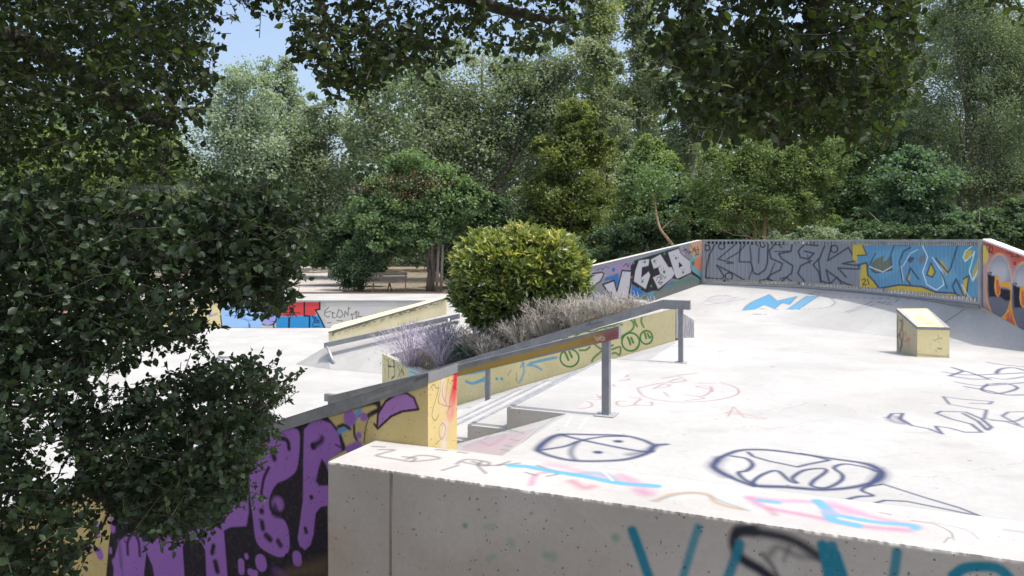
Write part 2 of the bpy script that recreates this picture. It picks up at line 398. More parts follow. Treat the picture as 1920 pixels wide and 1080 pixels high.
# footpath behind the far platform
M_path = concrete('grey_path_concrete', (.33, .30, .27), (.42, .39, .35), stain=(.24, .21, .17), pits=.2, bump=.1, scale=.4, paint=False)
b = MB()
pth = [(-15, 33.3), (-7.6, 33.3), (-8.6, 40), (-10.2, 48), (-12, 60), (-13, 74), (-19.5, 74), (-18, 60), (-20, 48), (-26, 42), (-40, 40), (-40, 35)]
b.poly([(x, y, -2.33+.0*(y)) for x, y in pth]); tag(b.build('path', M_path), kind='structure')

# lower floor: one slab of white concrete
b = MB()
b.prism([EN(-26, 5.87, 0)[:2], EN(-6.6, 5.87, 0)[:2], (-1.2, 15.4), (-1.2, 17.5), (3.0, 19.0), (3.0, 29.28), (-34, 29.28), (-34, 16)], LO, LO-.3)
tag(b.build('lower_floor', M_deck), kind='structure')

BL = (72, 84, 128); RD = (176, 118, 132); GRY = (120, 116, 118)
def z2(s): return zm(s, 2, 960, 640)
deck_ops = []
A = deck_ops.append
A(L(z2('530,388 490,370 420,354 300,350 180,350 130,372 97,405 112,418 160,434 230,447 330,449 430,442 510,418 534,392 580,386'), 6, BL, 5))
A(L(z2('182,350 230,362 300,378 420,402 500,414 528,412'), 5, BL, 4)); A(L(z2('105,408 150,402 205,392 260,372 340,358 425,356'), 4.5, BL, 4))
A(L(z2('245,378 225,402 222,425 236,444'), 5, BL, 6, .8)); A(Dot(z2('398,375'), 5, BL, 4)); A(Dot(z2('322,416'), 5, BL, 4))
A(L(z2('97,405 135,370 185,350'), 9, BL, 9, .7)); A(L(z2('440,425 500,412 545,388'), 8, BL, 9, .7))
A(L(z2('775,438 850,410 950,407 1080,422 1200,440 1330,460 1384,490 1368,522 1280,547 1160,556 1020,546 905,540 805,502 757,470 775,438'), 6.5, BL, 5))
A(L(z2('805,505 757,472 778,438'), 12, BL, 12, .7)); A(L(z2('1340,462 1385,490 1368,525'), 12, BL, 12, .7)); A(L(z2('1160,556 1020,546 905,540'), 8, BL, 9, .6))
A(L(z2('885,416 905,432 960,448 1070,471 1110,461 1190,446 1130,430 1085,420'), 4, BL, 3, 1, False))
A(L(z2('905,543 908,522 945,497 995,486 1040,522 1068,531 1052,512 1095,484 1165,477 1176,490 1132,522 1125,542 1180,549 1232,524 1238,500 1208,474 1250,460 1330,474 1366,488'), 4.5, BL, 3.5))
A(L(z2('822,430 880,440 902,463 880,485 850,492 868,515 905,535'), 5, BL, 4))
A(L(z2('1384,490 1350,532 1312,558 1352,578 1300,582 1262,592 1243,606'), 4.5, BL, 3.5))
A(L(z2('1320,548 1390,535 1530,580 1680,625 1760,657 1640,632 1480,600 1400,596 1362,606 1372,622'), 3.5, BL, 2.5, 1, False))
A(L(z2('1410,287 1425,271 1465,270 1455,290 1500,316 1560,327 1612,347 1588,318 1640,325 1700,341 1762,341 1722,310 1650,292 1590,270 1610,262 1700,265 1760,290 1798,322 1782,333 1748,300 1690,270'), 3.6, BL, 2.5, .9, False))
A(L(z2('1410,287 1428,300 1470,308 1440,282'), 7, BL, 7, .6))
A(L(z2('1618,208 1700,218 1802,226 1790,235 1720,232'), 3, BL, 2.5, .8, False)); A(L(z2('1618,208 1640,236 1720,250 1780,257 1770,290 1850,300 1925,324'), 3, BL, 2.5, .85, False))
A(L(z2('1925,264 1860,265 1838,280 1900,312'), 3, BL, 2.5, .85, False)); A(L(z2('1800,296 1880,300 1925,284'), 3, BL, 2.5, .8))
A(L(z2('1615,115 1720,126 1925,118'), 3.5, BL, 2.5, .9)); A(L(z2('1650,98 1692,112 1640,130 1720,141 1792,142 1720,118 1650,98'), 3.5, BL, 2.5, .9, False))
A(L(z2('1780,78 1850,89 1925,96'), 3, BL, 2, .8)); A(L(z2('1815,120 1832,104 1880,99 1925,110'), 4, BL, 3, .9)); A(L(z2('1660,152 1750,166 1860,160 1925,154'), 3, BL, 2.2, .85))
A(L(z2('1700,170 1780,184 1850,200 1925,201'), 4, BL, 3, .9)); A(L(z2('1785,160 1762,182 1822,196 1895,176 1850,158 1800,160'), 3.2, BL, 2.3, .9)); A(L(z2('1790,135 1850,142 1925,132'), 3, BL, 2, .8))
for s_ in ('215,248 270,251 300,242 288,226 238,228', '215,165 320,176', '238,196 258,212 332,216 298,192 250,186 332,172', '275,212 330,208 340,200', '385,168 372,150 430,146 440,140', '372,130 430,132 420,120 380,124', '400,112 440,105', '428,225 396,226 396,240 430,243 470,238', '440,208 482,216 460,236 522,241 522,228',
           '470,176 540,160 600,152', '470,178 495,206 560,222 640,228 760,221 838,202 849,182 822,166 780,154', '570,190 586,206', '640,200 712,206 746,181 690,170 742,169 752,190', '530,178 570,160 590,168 550,176', '590,150 630,140 650,148 600,156', '620,128 690,120', '180,200 145,208 180,218',
           '650,222 720,214 690,206', '700,156 760,157', '560,140 610,132 640,136'):
    A(L(z2(s_), 2.2, RD, 1.8, .62))
A(L(z2('810,282 830,245 872,286 956,291 820,262 798,270 860,275'), 1.8, (200, 130, 135), 1.5, .6, False))
A(L(z2('150,212 190,206'), 5, (120, 100, 150), 6, .4)); A(L(z2('110,212 150,216'), 10, (215, 180, 215), 16, .3)); A(L(z2('300,190 500,180 720,190'), 60, (235, 200, 205), 90, .12))
A(L(z2('1270,8 1300,13 1312,10'), 3, (120, 190, 180), 3, .8)); A(L(z2('1310,362 1335,372'), 6, (190, 220, 225), 8, .35)); A(L(z2('1120,300 1200,295 1300,312'), 4, (205, 225, 228), 6, .4))
A(L(z2('200,320 225,278'), 2.5, (250, 250, 250), 2, .7)); A(L(z2('250,330 285,282'), 2.5, (250, 250, 250), 2, .7))
A(Fi(px('1658,601 1676,593 1680,600'), (205, 120, 125), 2, .7)); A(L('1345,660 1370,655 1420,652', 1.6, GRY, 1.5, .5)); A(L('1500,648 1520,651', 2.2, GRY, 2, .5))
for _ in range(46):                                      # skid marks, scuffs and small spots
    u, v = RNG.uniform(1050, 1920), 560+RNG.random()**1.6*360
    A(L(np.array([[u, v], [u+RNG.uniform(-30, 30), v+RNG.uniform(-4, 4)]]), RNG.uniform(1, 2.4), (150, 146, 142), 2, RNG.uniform(.12, .4)))
for _ in range(40):
    A(Dot(np.array([[RNG.uniform(1000, 1920), 640+RNG.random()*300]]), RNG.uniform(.7, 1.6), (95, 92, 88), 1.2, .8))
A(L('1120,678.5 1272,681', 1.2, (120, 118, 112), 1.2, .7, False))  # cast shadow of the rail post, painted as a thin dark line
for _ in range(7):
    u, v = RNG.uniform(1150, 1900), RNG.uniform(620, 900); P_ = [[u, v]]
    for k_ in range(7): P_.append([P_[-1][0]+RNG.uniform(6, 26), P_[-1][1]+RNG.uniform(-5, 5)])
    A(L(np.array(P_), .8, (150, 144, 136), 1.0, .5, False))
for _ in range(16):
    u, v = RNG.uniform(1050, 1900), RNG.uniform(620, 900); A(L(np.array([[u, v], [u+RNG.uniform(20, 70), v+RNG.uniform(-6, 6)], [u+RNG.uniform(80, 140), v+RNG.uniform(-10, 12)]]), RNG.uniform(.8, 2), (170, 166, 160), 2.5, .28))
for _ in range(12): A(L(np.array([[RNG.uniform(1100, 1900), RNG.uniform(600, 900)]])+np.array([[0, 0], [18, 3], [40, 1]]), RNG.uniform(8, 18), (196, 190, 182), 16, .25))
def rows(a, b, s0, s1):
    r = [0.]; x = a
    while x < b: x += s0+(s1-s0)*(x-a)/(b-a); r.append(min(1, (x-a)/(b-a)))
    return np.array(r)
PG[0] = .42; WG[0] = 1.9
b = MB()
def engrid(b, e0, e1, n0, n1, z, de, rws, ops): b.grid([EN(e0, n0, z), EN(e1, n0, z), EN(e1, n1, z), EN(e0, n1, z)], int((e1-e0)/de), 1, ops, rows=rws)
engrid(b, -2.4, 4.6, 5.366, 12.6, PL, .0125, rows(5.366, 12.6, .014, .05), deck_ops)
engrid(b, -2.4, 9.5, 12.6, 19.5, PL, .1, rows(12.6, 19.5, .1, .1), [])
engrid(b, 4.6, 9.5, 3.0, 12.6, PL, .1, rows(3, 12.6, .1, .1), [])
b.poly([EN(-2.4, 13.0, PL), EN(-2.4, 19.5, PL), EN(-5.0, 19.5, PL), EN(-5.5, 15.45, PL), EN(-3.47, 14.7, PL), EN(-2.53, 13.0, PL)])
b.poly([EN(-2.4, 5.366, PL), EN(-2.4, 5.366, LO), EN(9.5, 5.366, LO), EN(9.5, 5.366, PL-.2)][::-1])
b.poly([EN(-5.5, 15.45, PL), EN(-5, 19.5, PL), EN(-5, 19.5, LO), EN(-5.5, 15.45, LO)])
b.poly([EN(-5.5, 15.45, PL), EN(-5.5, 15.45, LO), EN(-3.47, 14.7, LO), EN(-3.47, 14.7, PL)])
tag(b.build('upper_floor', M_deck), kind='structure')

# banks down to the lower floor, either side of the steps
S = .35
def bz(e): return PL+S*(e+2.4)
EB = -2.4-(PL-LO)/S
WG[0] = 1.3
bank_ops = [Fi(zm('720,440 720,420 860,375 1000,350 1100,330 930,470 860,470', 2.7, 600, 680), (225, 190, 205), 12, .55),
            L(zm('780,400 850,385 940,365 860,420 900,400', 2.7, 600, 680), 4, (190, 150, 175), 4, .6), L(zm('730,430 800,400 870,420 940,380', 2.7, 600, 680), 3, (200, 140, 170), 3, .6)]
for s_ in ('960,340 1035,358 960,388 1010,395 930,418 975,425 915,440 960,446 890,468', '830,390 860,368 920,348 970,345', '1000,350 960,352 900,372'):
    bank_ops.append(L(zm(s_, 2.7, 600, 680), 2.2, (90, 165, 130), 1.8, .85, False))
bank_ops += [L(zm('1215,262 1100,340 940,475', 2.7, 600, 680), 1.4, (95, 90, 85), 1.4, .8, False), L(zm('1215,262 1050,310 860,350 720,400', 2.7, 600, 680), 1.4, (110, 120, 110), 1.4, .8, False)]
b = MB()
b.grid([EN(EB, 5.366, LO), EN(-2.4, 5.366, PL), EN(-2.4, 6.92, PL), EN(EB, 6.92, LO)], 420, 130, bank_ops)
b.grid([EN(EB, 10.4, LO), EN(-2.4, 10.4, PL), EN(-2.4, 13.0, PL), EN(EB, 13.0, LO)], 60, 30)
b.poly([EN(EB, 5.366, LO), EN(EB, 5.366, LO-.5), EN(-2.4, 5.366, LO-.5), EN(-2.4, 5.366, PL)])
tag(b.build('bank', M_deck), kind='structure')

# bank rising from the upper floor to the fence
FEN = np.array([(4.80, 18.80), (5.85, 18.05), (6.75, 17.05), (7.28, 15.7), (7.56, 14.4), (7.74, 13.4), (7.83, 12.5)])
FOOT = np.array([(2.46, 17.34), (3.9, 16.7), (5.0, 15.7), (5.75, 14.7), (6.3, 13.7), (7.1, 12.5), (8.28, 11.15)])
def resample(P, n):
    s = np.r_[0, np.cumsum(np.hypot(*np.diff(P, axis=0).T))]; t = np.linspace(0, s[-1], n+1); return np.c_[np.interp(t, s, P[:, 0]), np.interp(t, s, P[:, 1])]
FENs, FOOTs = resample(catmull(FEN, 6), 260), resample(catmull(FOOT, 6), 260)
def lofted(b, nu, nv, ops, kv):
    T = np.linspace(0, 1, nv+1)[:, None, None]; XY = FOOTs[None]*(1-T)+FENs[None]*T
    Z = (PL-.004)*(1-T[..., 0])+(-1.10)*T[..., 0]; Z = np.broadcast_to(Z, XY.shape[:2])
    V = np.c_[XY.reshape(-1, 2), Z.ravel()]; C = np.zeros((len(V), 4))
    Q = np.c_[960+V[:, 0]/V[:, 1]*F, (450-V[:, 2]/V[:, 1]*F)*kv]
    do_paint(Q, C, ops, lambda p: np.c_[p[:, 0], p[:, 1]*kv], lambda p: 1.0)
    b.add(V, C, nu, nv)
def z6(s): return zm(s, 2.909, 1260, 420)
CY = (96, 178, 224); DK = (70, 92, 112)
WG[0] = 1.0; PG[0] = .5
mo = [Fi(z6('385,472 400,450 435,425 530,384 572,420 682,394 640,440 600,430 560,462 500,440 450,466'), CY, 2, .95), Fi(z6('625,466 735,394 800,392 690,466'), CY, 2, .85)]
for s_ in ('385,472 400,450 435,425 530,384 572,420 682,394 640,440 600,430 560,462 500,440 450,466 385,472', '625,466 735,394 800,392 690,466 625,466', '745,382 780,372 812,376 790,384 745,382', '690,466 800,462 870,450 892,428 862,400 830,392', '940,482 1010,458 1060,438 1085,424 1150,426 1200,440', '960,484 1050,455 1100,440', '880,400 1000,402 1100,404 1242,408 1215,428 1120,428 1200,446', '440,490 480,494 525,492', '470,462 590,466'):
    mo.append(L(z6(s_), 1.3, DK, 1.2, .75, False))
for s_ in ('180,425 215,402 280,393 345,402 400,408 340,416 270,430 205,424 240,410 300,412 360,400', '200,400 260,388 320,392', '165,436 200,440 240,434 290,438 316,436'): mo.append(L(z6(s_), 1.4, (150, 130, 185), 1.4, .75))
mo += [L('1808,580 1769,606', 1.6, (110, 108, 104), 1.4, .8, False)]
for (u0, v0, u1, v1) in ((1700, 561, 1720, 562), (1728, 565, 1748, 566), (1760, 569, 1790, 572), (1800, 574, 1815, 576)): mo.append(L(np.array([[u0, v0], [u1, v1]]), 1.5, (140, 136, 130), 1.3, .7))
WG[0] = 1.7; b = MB(); lofted(b, 260, 60, mo, 5.0); WG[0] = 1.0
tag(b.build('fence_bank', M_deck), kind='structure')
# the strip of deck the fence stands on, and its back
b = MB(); off = np.array([.35, .12])
for i in range(0, 260, 10):
    p, q = FENs[i], FENs[i+10]; d = q-p; d /= np.linalg.norm(d); nr = np.array([-d[1], d[0]])*.35
    b.poly([(p[0], p[1], -1.10), (q[0], q[1], -1.10), (q[0]+nr[0], q[1]+nr[1], -1.10), (p[0]+nr[0], p[1]+nr[1], -1.10)])
    b.poly([(p[0]+nr[0], p[1]+nr[1], -1.10), (q[0]+nr[0], q[1]+nr[1], -1.10), (q[0]+nr[0], q[1]+nr[1], -2.2), (p[0]+nr[0], p[1]+nr[1], -2.2)])
tag(b.build('fence_footing', M_gray), kind='structure')

# ------------------------------------------------------------------ concrete steps
st = thing('concrete_steps', 'pale concrete steps descending between the sloping banks under the steel rails', 'steps')
es = [-2.4, -3.04, -3.485, -3.93, -4.375, -4.82, -5.265, -5.71, -6.155, -6.6, -7.045]; zs = [PL, -1.917]
while len(zs) < 10: zs.append(zs[-1]-.17)
b = MB(); gr = MB(); gr2 = MB()
for i in range(10):
    n0, n1 = 6.921, 10.40; z = zs[i]; zz = max(z, LO+.004)
    b.poly([EN(es[i+1], n0, zz), EN(es[i], n0, zz), EN(es[i], n1, zz), EN(es[i+1], n1, zz)])
    zl = zs[i+1] if i < 9 else LO
    b.poly([EN(es[i+1], n0, zz), EN(es[i+1], n1, zz), EN(es[i+1], n1, zl), EN(es[i+1], n0, zl)])
    gr.poly([EN(es[i+1], n0, zz), EN(es[i+1], n0, zz-.6), EN(es[i], n0, zz-.6), EN(es[i], n0, zz)])
    gr2.poly([EN(es[i], n1, zz), EN(es[i], n1, zz-.6), EN(es[i+1], n1, zz-.6), EN(es[i+1], n1, zz)])
b.build('tread', M_deck, st); gr.build('cheek', M_gray, st); gr2.build('cheek', M_gray, st)
b = MB()
for i in range(0, 4):
    b.box(EN(es[i+1]+.02, 8.66, zs[i]+.003), (.04, 3.46, .012), [[*D1, 0], [*N1, 0], [0, 0, 1]])
b.build('nosing', M_zinc, st)

# ------------------------------------------------------------------ near retaining wall
nw = thing('retaining_wall', 'thick grey concrete wall with white top and teal spray letters, closest to the viewer', 'wall')
def z4(s): return zm(s, 2.7, 600, 680)
TL = (34, 128, 152); BK = (44, 46, 58)
PG[0] = .85
fo = [L(z2('452,712 480,790 515,890'), 19, TL, 7), L(z2('698,698 672,780 640,890'), 15, (52, 138, 155), 8, .85), L(z2('905,705 850,712 832,752 856,810 930,856 975,890'), 20, BK, 12), L(z2('850,712 960,722 1060,750 1150,805'), 18, BK, 13, .95),
      L(z2('1150,808 1080,806 1000,772 965,800'), 10, (60, 60, 66), 14, .6), L(z2('940,800 975,840 1000,890'), 9, (70, 66, 64), 9, .7), L(z2('1040,770 1020,820'), 8, (90, 85, 80), 10, .5), L(z2('855,760 830,830 808,890'), 18, TL, 8, .9), L(z2('1165,765 1190,890'), 20, TL, 7), L(z2('1200,768 1215,890'), 20, TL, 7, .95), L(z2('1210,800 1240,890'), 22, TL, 7),
      L(z2('1444,790 1430,890'), 17, (40, 130, 150), 7, .9), L(z2('1655,880 1700,850 1780,845 1830,856 1862,885'), 19, TL, 6), Dot(z2('388,736'), 7, (70, 150, 110), 12, .6), Dot(z4('735,825'), 5, (60, 140, 100), 6, .7), L(z4('840,828 880,826'), 5, (70, 140, 110), 12, .4), L(z4('965,900 975,930'), 8, (80, 145, 115), 14, .4), L(z4('850,990 880,980'), 6, (80, 145, 115), 12, .4), L(z4('1140,975 1180,990'), 8, (80, 150, 125), 16, .4), L(z2('130,800 160,800'), 8, (90, 150, 120), 14, .35),
      L('611,1000 800,1060 1100,1110', 120, (150, 112, 72), 150, .22), L('612,1010 640,1060', 60, (160, 115, 65), 80, .35), L('733,872 732,960 731,1090', 4.5, (120, 108, 96), 3, .8), L('735.5,872 734.5,960 733.5,1090', 1.3, (60, 55, 50), 1, .8)]
for _ in range(70):
    u, v = RNG.uniform(615, 1900), RNG.uniform(880, 1080); a = RNG.uniform(0, 3.1); l = RNG.uniform(.5, 3.5)
    if v > 880+(u-620)*.14: fo.append(L(np.array([[u, v], [u+l*math.cos(a), v+l*math.sin(a)]]), RNG.uniform(1.2, 3.6), (52, 48, 46), 1.2, .85))
to = []
for s_ in ('300,440 375,442 320,458 290,472 400,491 470,500 600,486 572,474 500,470 440,488', '420,476 480,484 470,498', '690,512 745,490 850,504 830,522 705,500', '770,500 850,520 955,514 1010,508', '820,500 800,520 840,560', '268,424 325,427', '590,440 640,444', '620,545 700,520', '700,452 740,458', '1040,555 1090,570', '1100,520 1200,560 1150,575', '900,520 960,500'): to.append(L(z4(s_), 3.2, (112, 102, 108), 3.5, .72))
to += [L(z2('140,462 200,472 300,500 400,512 480,540 500,572'), 11, (226, 160, 195), 18, .6), L(z2('72,538 90,500 160,488'), 6, (224, 150, 190), 6, .7), L(z2('225,525 270,548 300,545'), 8, (226, 110, 150), 12, .7), L(z2('410,500 450,520'), 8, (226, 170, 205), 10, .6), L(z2('470,560 505,570'), 9, (226, 140, 185), 12, .6),
       L(z2('-5,466 60,470 120,482 280,508 400,531 540,543'), 10.5, (118, 206, 238), 3, .95), L(z2('230,500 330,495 390,525'), 10, (118, 206, 238), 8, .7), L(z2('330,482 355,500 378,522'), 3.5, (240, 250, 255), 2, .9), L(z2('540,600 600,574 680,567 738,575 758,600 805,618 862,630'), 5.5, (222, 172, 135), 5, .8), L(z2('525,598 640,572 720,575 800,606 885,634'), 4, (120, 195, 205), 4, .7),
       L(z2('893,586 1000,598 1150,606 1350,658 1510,694'), 9, (232, 178, 210), 10, .85), L(z2('893,588 950,622 1100,652 1300,692 1480,708'), 10, (228, 168, 200), 8, .85), L(z2('965,632 985,648'), 8, (200, 150, 160), 7, .6), L(z2('930,597 992,604'), 10, (128, 205, 240), 5, .9), L(z2('1146,600 1188,636 1200,668 1290,690'), 13, (120, 208, 240), 4, .95), L(z2('1180,644 1350,676 1500,690 1510,702'), 10, (120, 208, 240), 4, .9), L(z2('1210,610 1290,640 1180,640'), 14, (235, 185, 215), 14, .6),
       L(z2('1380,642 1422,650'), 1.8, (90, 85, 85), 1.5, .7), L(z2('1500,672 1580,685 1640,712 1655,735'), 1.8, (110, 100, 96), 1.8, .7), L(z2('1620,755 1640,735 1660,745'), 1.5, (120, 110, 105), 1.5, .6), L(z2('1560,676 1700,706 1750,740'), 1.5, (130, 120, 115), 1.8, .5), L(z2('1850,706 1920,716'), 4, (150, 150, 155), 5, .5)]
e0, e1 = -3.56, 5.2
b = MB()
JR = RNG.normal(0, 1, 1201); JR = np.convolve(JR, [.2, .5, .2], 'same')+1.6*np.maximum(0, np.convolve(RNG.normal(0, 1, 1201), np.ones(7)/4, 'same')-.7)
def jag(V, a, bb, C):       # chipped front arris
    k = np.clip(1-(1-bb)*90, 0, 1); s_ = np.interp(a*1200, np.arange(1201), JR); V = V.copy()
    V[:, 2] -= k*.003*np.abs(1+s_); V[:, 1] += k*.004*np.abs(.8+s_); return V
b.grid([EN(e0, 4.70, -3.25), EN(e1, 4.70, -3.25), EN(e1, 4.70, PL), EN(e0, 4.70, PL)], 1100, 170, fo, disp=jag)
b.poly([EN(e0, 5.35, PL), EN(e0, 5.35, -3.9), EN(e0, 4.70, -3.9), EN(e0, 4.70, PL)])
b.poly([EN(e0, 4.7, -3.25), EN(e0, 4.7, -3.9), EN(e1, 4.7, -3.9), EN(e1, 4.7, -3.25)])
b.poly([EN(e1, 5.35, PL), EN(e0, 5.35, PL), EN(e0, 5.35, -3.9), EN(e1, 5.35, -3.9)][::-1])
b.poly([EN(e1, 4.7, PL), EN(e1, 4.7, -3.9), EN(e1, 5.35, -3.9), EN(e1, 5.35, PL)])
b.build('wall_body', M_gray, nw)
PG[0] = .44; WG[0] = 1.9
b = MB()
def jag2(V, a, bb, C):
    k = np.clip(1-bb*14, 0, 1); s_ = np.interp(a*1200, np.arange(1201), JR); V = V.copy()
    V[:, 2] -= k*.003*np.abs(1+s_); V[:, 1] += k*.004*np.abs(.8+s_); return V
b.grid([EN(e0, 4.70, PL), EN(e1, 4.70, PL), EN(e1, 5.352, PL+.004), EN(e0, 5.352, PL+.004)], 1100, 60, to, disp=jag2)
b.poly([EN(e1, 5.352, PL+.004), EN(e0, 5.352, PL+.004), EN(e0, 5.352, PL-.03), EN(e1, 5.352, PL-.03)][::-1])
b.build('wall_top', M_walltop, nw); PG[0] = .9; WG[0] = 1.0

# ------------------------------------------------------------------ purple graffiti ledge
gl = thing('graffiti_ledge', 'sloping yellow ledge wall painted with big purple and black letters beside the foliage', 'skate ledge')
def z7(s): return zm(s, 2.8425, 480, 700)
def z8(s): return zm(s, 3.097, 0, 880)
PU = (152, 104, 178); PD = (110, 70, 135); KB = (40, 35, 45); YL = (196, 172, 100)
po = [Fi('198,1090 205,1010 215,960 330,870 440,815 519,786 560,781 612,778 638,809 650,843 614,862 616,1095', KB, 3, 1, False), L(z7('110,280 240,250 330,222 450,195 540,170 620,152 650,160'), 12, KB, 5), L(z7('648,155 655,190 615,215 600,225'), 9, KB, 4), L(z7('612,215 600,240 585,290 575,370'), 2.5, (90, 70, 60), 2), L(z7('522,270 525,330 540,360'), 5, KB, 3),
      L(z7('445,310 480,290 515,250 545,215 550,195'), 11, (100, 150, 195), 5, .95), L(z7('440,285 470,275 500,295'), 7, KB, 5), Dot(z7('500,238'), 14.5, PU, 4), Dot(z7('573,232'), 8.5, PU, 3), Dot(z7('548,330'), 6.5, PU, 3), L(z7('495,405 545,380'), 16, PU, 6),
      Fi(z7('645,288 650,215 690,150 750,110 800,106 842,135 866,190 780,200 720,225 680,262'), (164, 118, 180), 2, 1, False), L(z7('645,290 650,215 690,150 750,108 800,103 842,130 866,192 780,203 722,228 682,264 648,295 630,270'), 4.6, (52, 34, 46), 2, 1, False),
      Fi('466,868 482,835 505,812 530,803 558,806 562,835 556,880 538,898 518,908 505,935 508,960 530,972 541,995 542,1030 530,1044 510,1040 482,1018 474,970 468,920', PU, 3, 1, True), Dot(px('521,945'), 14, PU, 8, .9), Fi('508,965 515,940 528,968 535,950 540,975 520,972', KB, 4, .8),
      L(z7('125,345 158,352 172,372 176,402'), 8.5, KB, 4), L(z7('85,410 98,455'), 11, KB, 6), L(z7('68,503 42,560 28,640'), 6.5, (60, 35, 60), 3), Dot(z7('30,735'), 6, KB, 5), L(z7('32,795 36,825'), 11, KB, 6), L(z7('55,865 75,885'), 12, KB, 6), L(z7('118,895 130,915'), 11, (62, 40, 68), 6),
      Fi(z7('256,300 290,262 345,246 400,268 440,325 458,415 386,462 386,705 345,712 318,745 306,860 290,915 262,942 232,920 222,880 250,680 252,460'), PU, 3), Fi(z7('350,455 370,480 392,540 392,597 335,600 318,572 335,500'), KB, 4), L(z7('308,385 345,362 352,345'), 10, (55, 36, 62), 8), Dot(z7('306,388'), 7, KB, 4), L(z7('425,380 450,395'), 3, KB, 2), Dot(z7('295,660'), 4.6, KB, 3), L(z7('263,828 268,845'), 8, KB, 4),
      L(z7('25,1000 28,1020'), 26, PU, 3), L(z7('218,975 220,1000'), 21, PU, 3), Dot(z7('165,972'), 4.6, (15, 12, 15), 2), L(z7('-30,1060 -10,1070'), 14, PU, 3), L(z7('100,1050 150,1075'), 14, PD, 10, .6), Fi(z7('90,1090 180,1040 380,975 392,975 392,1090'), (112, 92, 66), 22, .65),
      Fi(z8('690,420 745,372 800,350 830,420 900,420 930,360 1000,300 1080,190 1180,170 1220,260 1250,330 1300,360 1322,640 1200,640 1192,470 1170,425 1085,388 1060,450 1072,640 900,640 885,560 850,480 832,640 655,640 668,500'), PU, 3), Fi(z8('1290,360 1340,335 1430,330 1445,250 1440,150 1340,200 1280,300'), PU, 4), L(z8('742,492 742,420 775,372 805,420 812,500'), 7, KB, 4, .9), L(z8('690,420 700,500 705,640'), 8, (92, 84, 112), 8, .8), L(z8('1095,345 1130,350 1148,385'), 8, KB, 4), L(z8('1240,445 1232,485'), 10, KB, 5), L(z8('1250,540 1262,590'), 12, KB, 6), L(z8('1075,230 1080,280'), 7, KB, 6, .8), L(z8('1150,240 1155,300'), 7, KB, 6, .8),
      L(z8('560,325 565,375'), 15, (160, 118, 180), 4), L(z8('575,480 582,500'), 18, PU, 4), L(z8('515,440 522,460'), 11, PU, 4), L(z8('642,462 642,480'), 7, PU, 4), L(z8('650,300 655,350'), 13, PU, 5), L(z8('670,540 690,600'), 17, PU, 5), L(z8('1400,540 1402,590'), 15, PU, 3), L(z8('1430,500 1432,510'), 9, PU, 3), L(z8('1485,600 1485,620'), 10, PU, 3), L(z8('-20,430 5,500 15,640'), 12, (215, 110, 65), 6), L(z8('200,480 215,560 260,640'), 12, (208, 104, 64), 8), L(z8('300,580 310,582'), 6, (210, 100, 60), 4), L(z8('110,470 60,640'), 6, (215, 120, 75), 6), L(z8('180,640 240,580 230,520'), 14, (212, 112, 70), 10, .7)]
for _ in range(90):
    u, v = RNG.uniform(480, 800), RNG.uniform(760, 1050)
    po.append(L(np.array([[u, v], [u+RNG.uniform(-2, 2), v+RNG.uniform(-2, 2)]]), RNG.uniform(.8, 2.2), (38, 30, 30) if RNG.random() < .75 else (190, 170, 190), 1, .8))
eo = [L(px('855,690 853,722 849,745'), 20, (238, 24, 62), 12, 1), L(px('851,745 847,775'), 16, (238, 110, 120), 18, .8), L(px('860,686 860,735'), 12, (238, 24, 62), 6), L(px('840,745 842,775 836,800'), 24, (238, 190, 178), 30, .6), L(px('830,700 832,760'), 12, (244, 232, 225), 18, .7), L(px('833,800 832,835'), 18, (240, 236, 235), 18, .8)]
for s_ in ('558,132 575,110 590,130 602,128 585,190 570,240 568,275 585,292 602,262', '610,80 612,130 600,200 655,222 665,215', '625,95 620,160 640,210', '665,95 690,85 700,110 690,135 675,120 668,150 655,210', '640,262 655,225', '622,305 605,325 604,370 615,388 630,365 634,325 622,305', '608,390 588,412', '690,230 698,262 696,292', '650,80 640,150 632,200'): eo.append(L(z4(s_), 1.7, (78, 52, 62), 1.2, .85))
EH0, EH1 = -3.06, -8.9; HT = lambda e: -1.095+.349*(e+3.06)
n0, n1 = 5.356, 5.868
b = MB()
cope = .10
b.grid([EN(EH1, n0, -4.2), EN(EH0, n0, -3.4), EN(EH0, n0, HT(EH0)-cope), EN(EH1, n0, HT(EH1)-cope)], 760, 340, po)
b.poly([EN(EH1, n0, -4.4), EN(EH0, n0, -4.4), EN(EH0, n0, -3.4), EN(EH1, n0, -4.2)])
PG[0] = .62
b.grid([EN(EH0, n0, -2.3), EN(EH0, n1, -2.3), EN(EH0, n1, HT(EH0)-.0), EN(EH0, n0, HT(EH0)-.0)], 90, 200, eo)
b.poly([EN(EH0, n1, HT(EH0)), EN(EH0, n1, -4.4), EN(EH1, n1, -4.4), EN(EH1, n1, HT(EH1))])
b.poly([EN(EH0, n0, HT(EH0)), EN(EH0, n1, HT(EH0)), EN(EH1, n1, HT(EH1)), EN(EH1, n0, HT(EH1))])
b.poly([EN(EH1, n1, HT(EH1)), EN(EH1, n1, -4.4), EN(EH1, n0, -4.4), EN(EH1, n0, HT(EH1))])
b.poly([EN(EH0, n0, HT(EH0)-cope), EN(EH0, n0, HT(EH0)), EN(EH1, n0, HT(EH1)), EN(EH1, n0, HT(EH1)-cope)][::-1])
M_hub = concrete('ochre_painted_concrete', (.50, .38, .15), (.57, .46, .21), stain=(.34, .27, .15), pits=.8, bump=.25)
b.build('ledge_body', M_hub, gl); PG[0] = .9
b = MB()                                                 # steel angle on both top edges
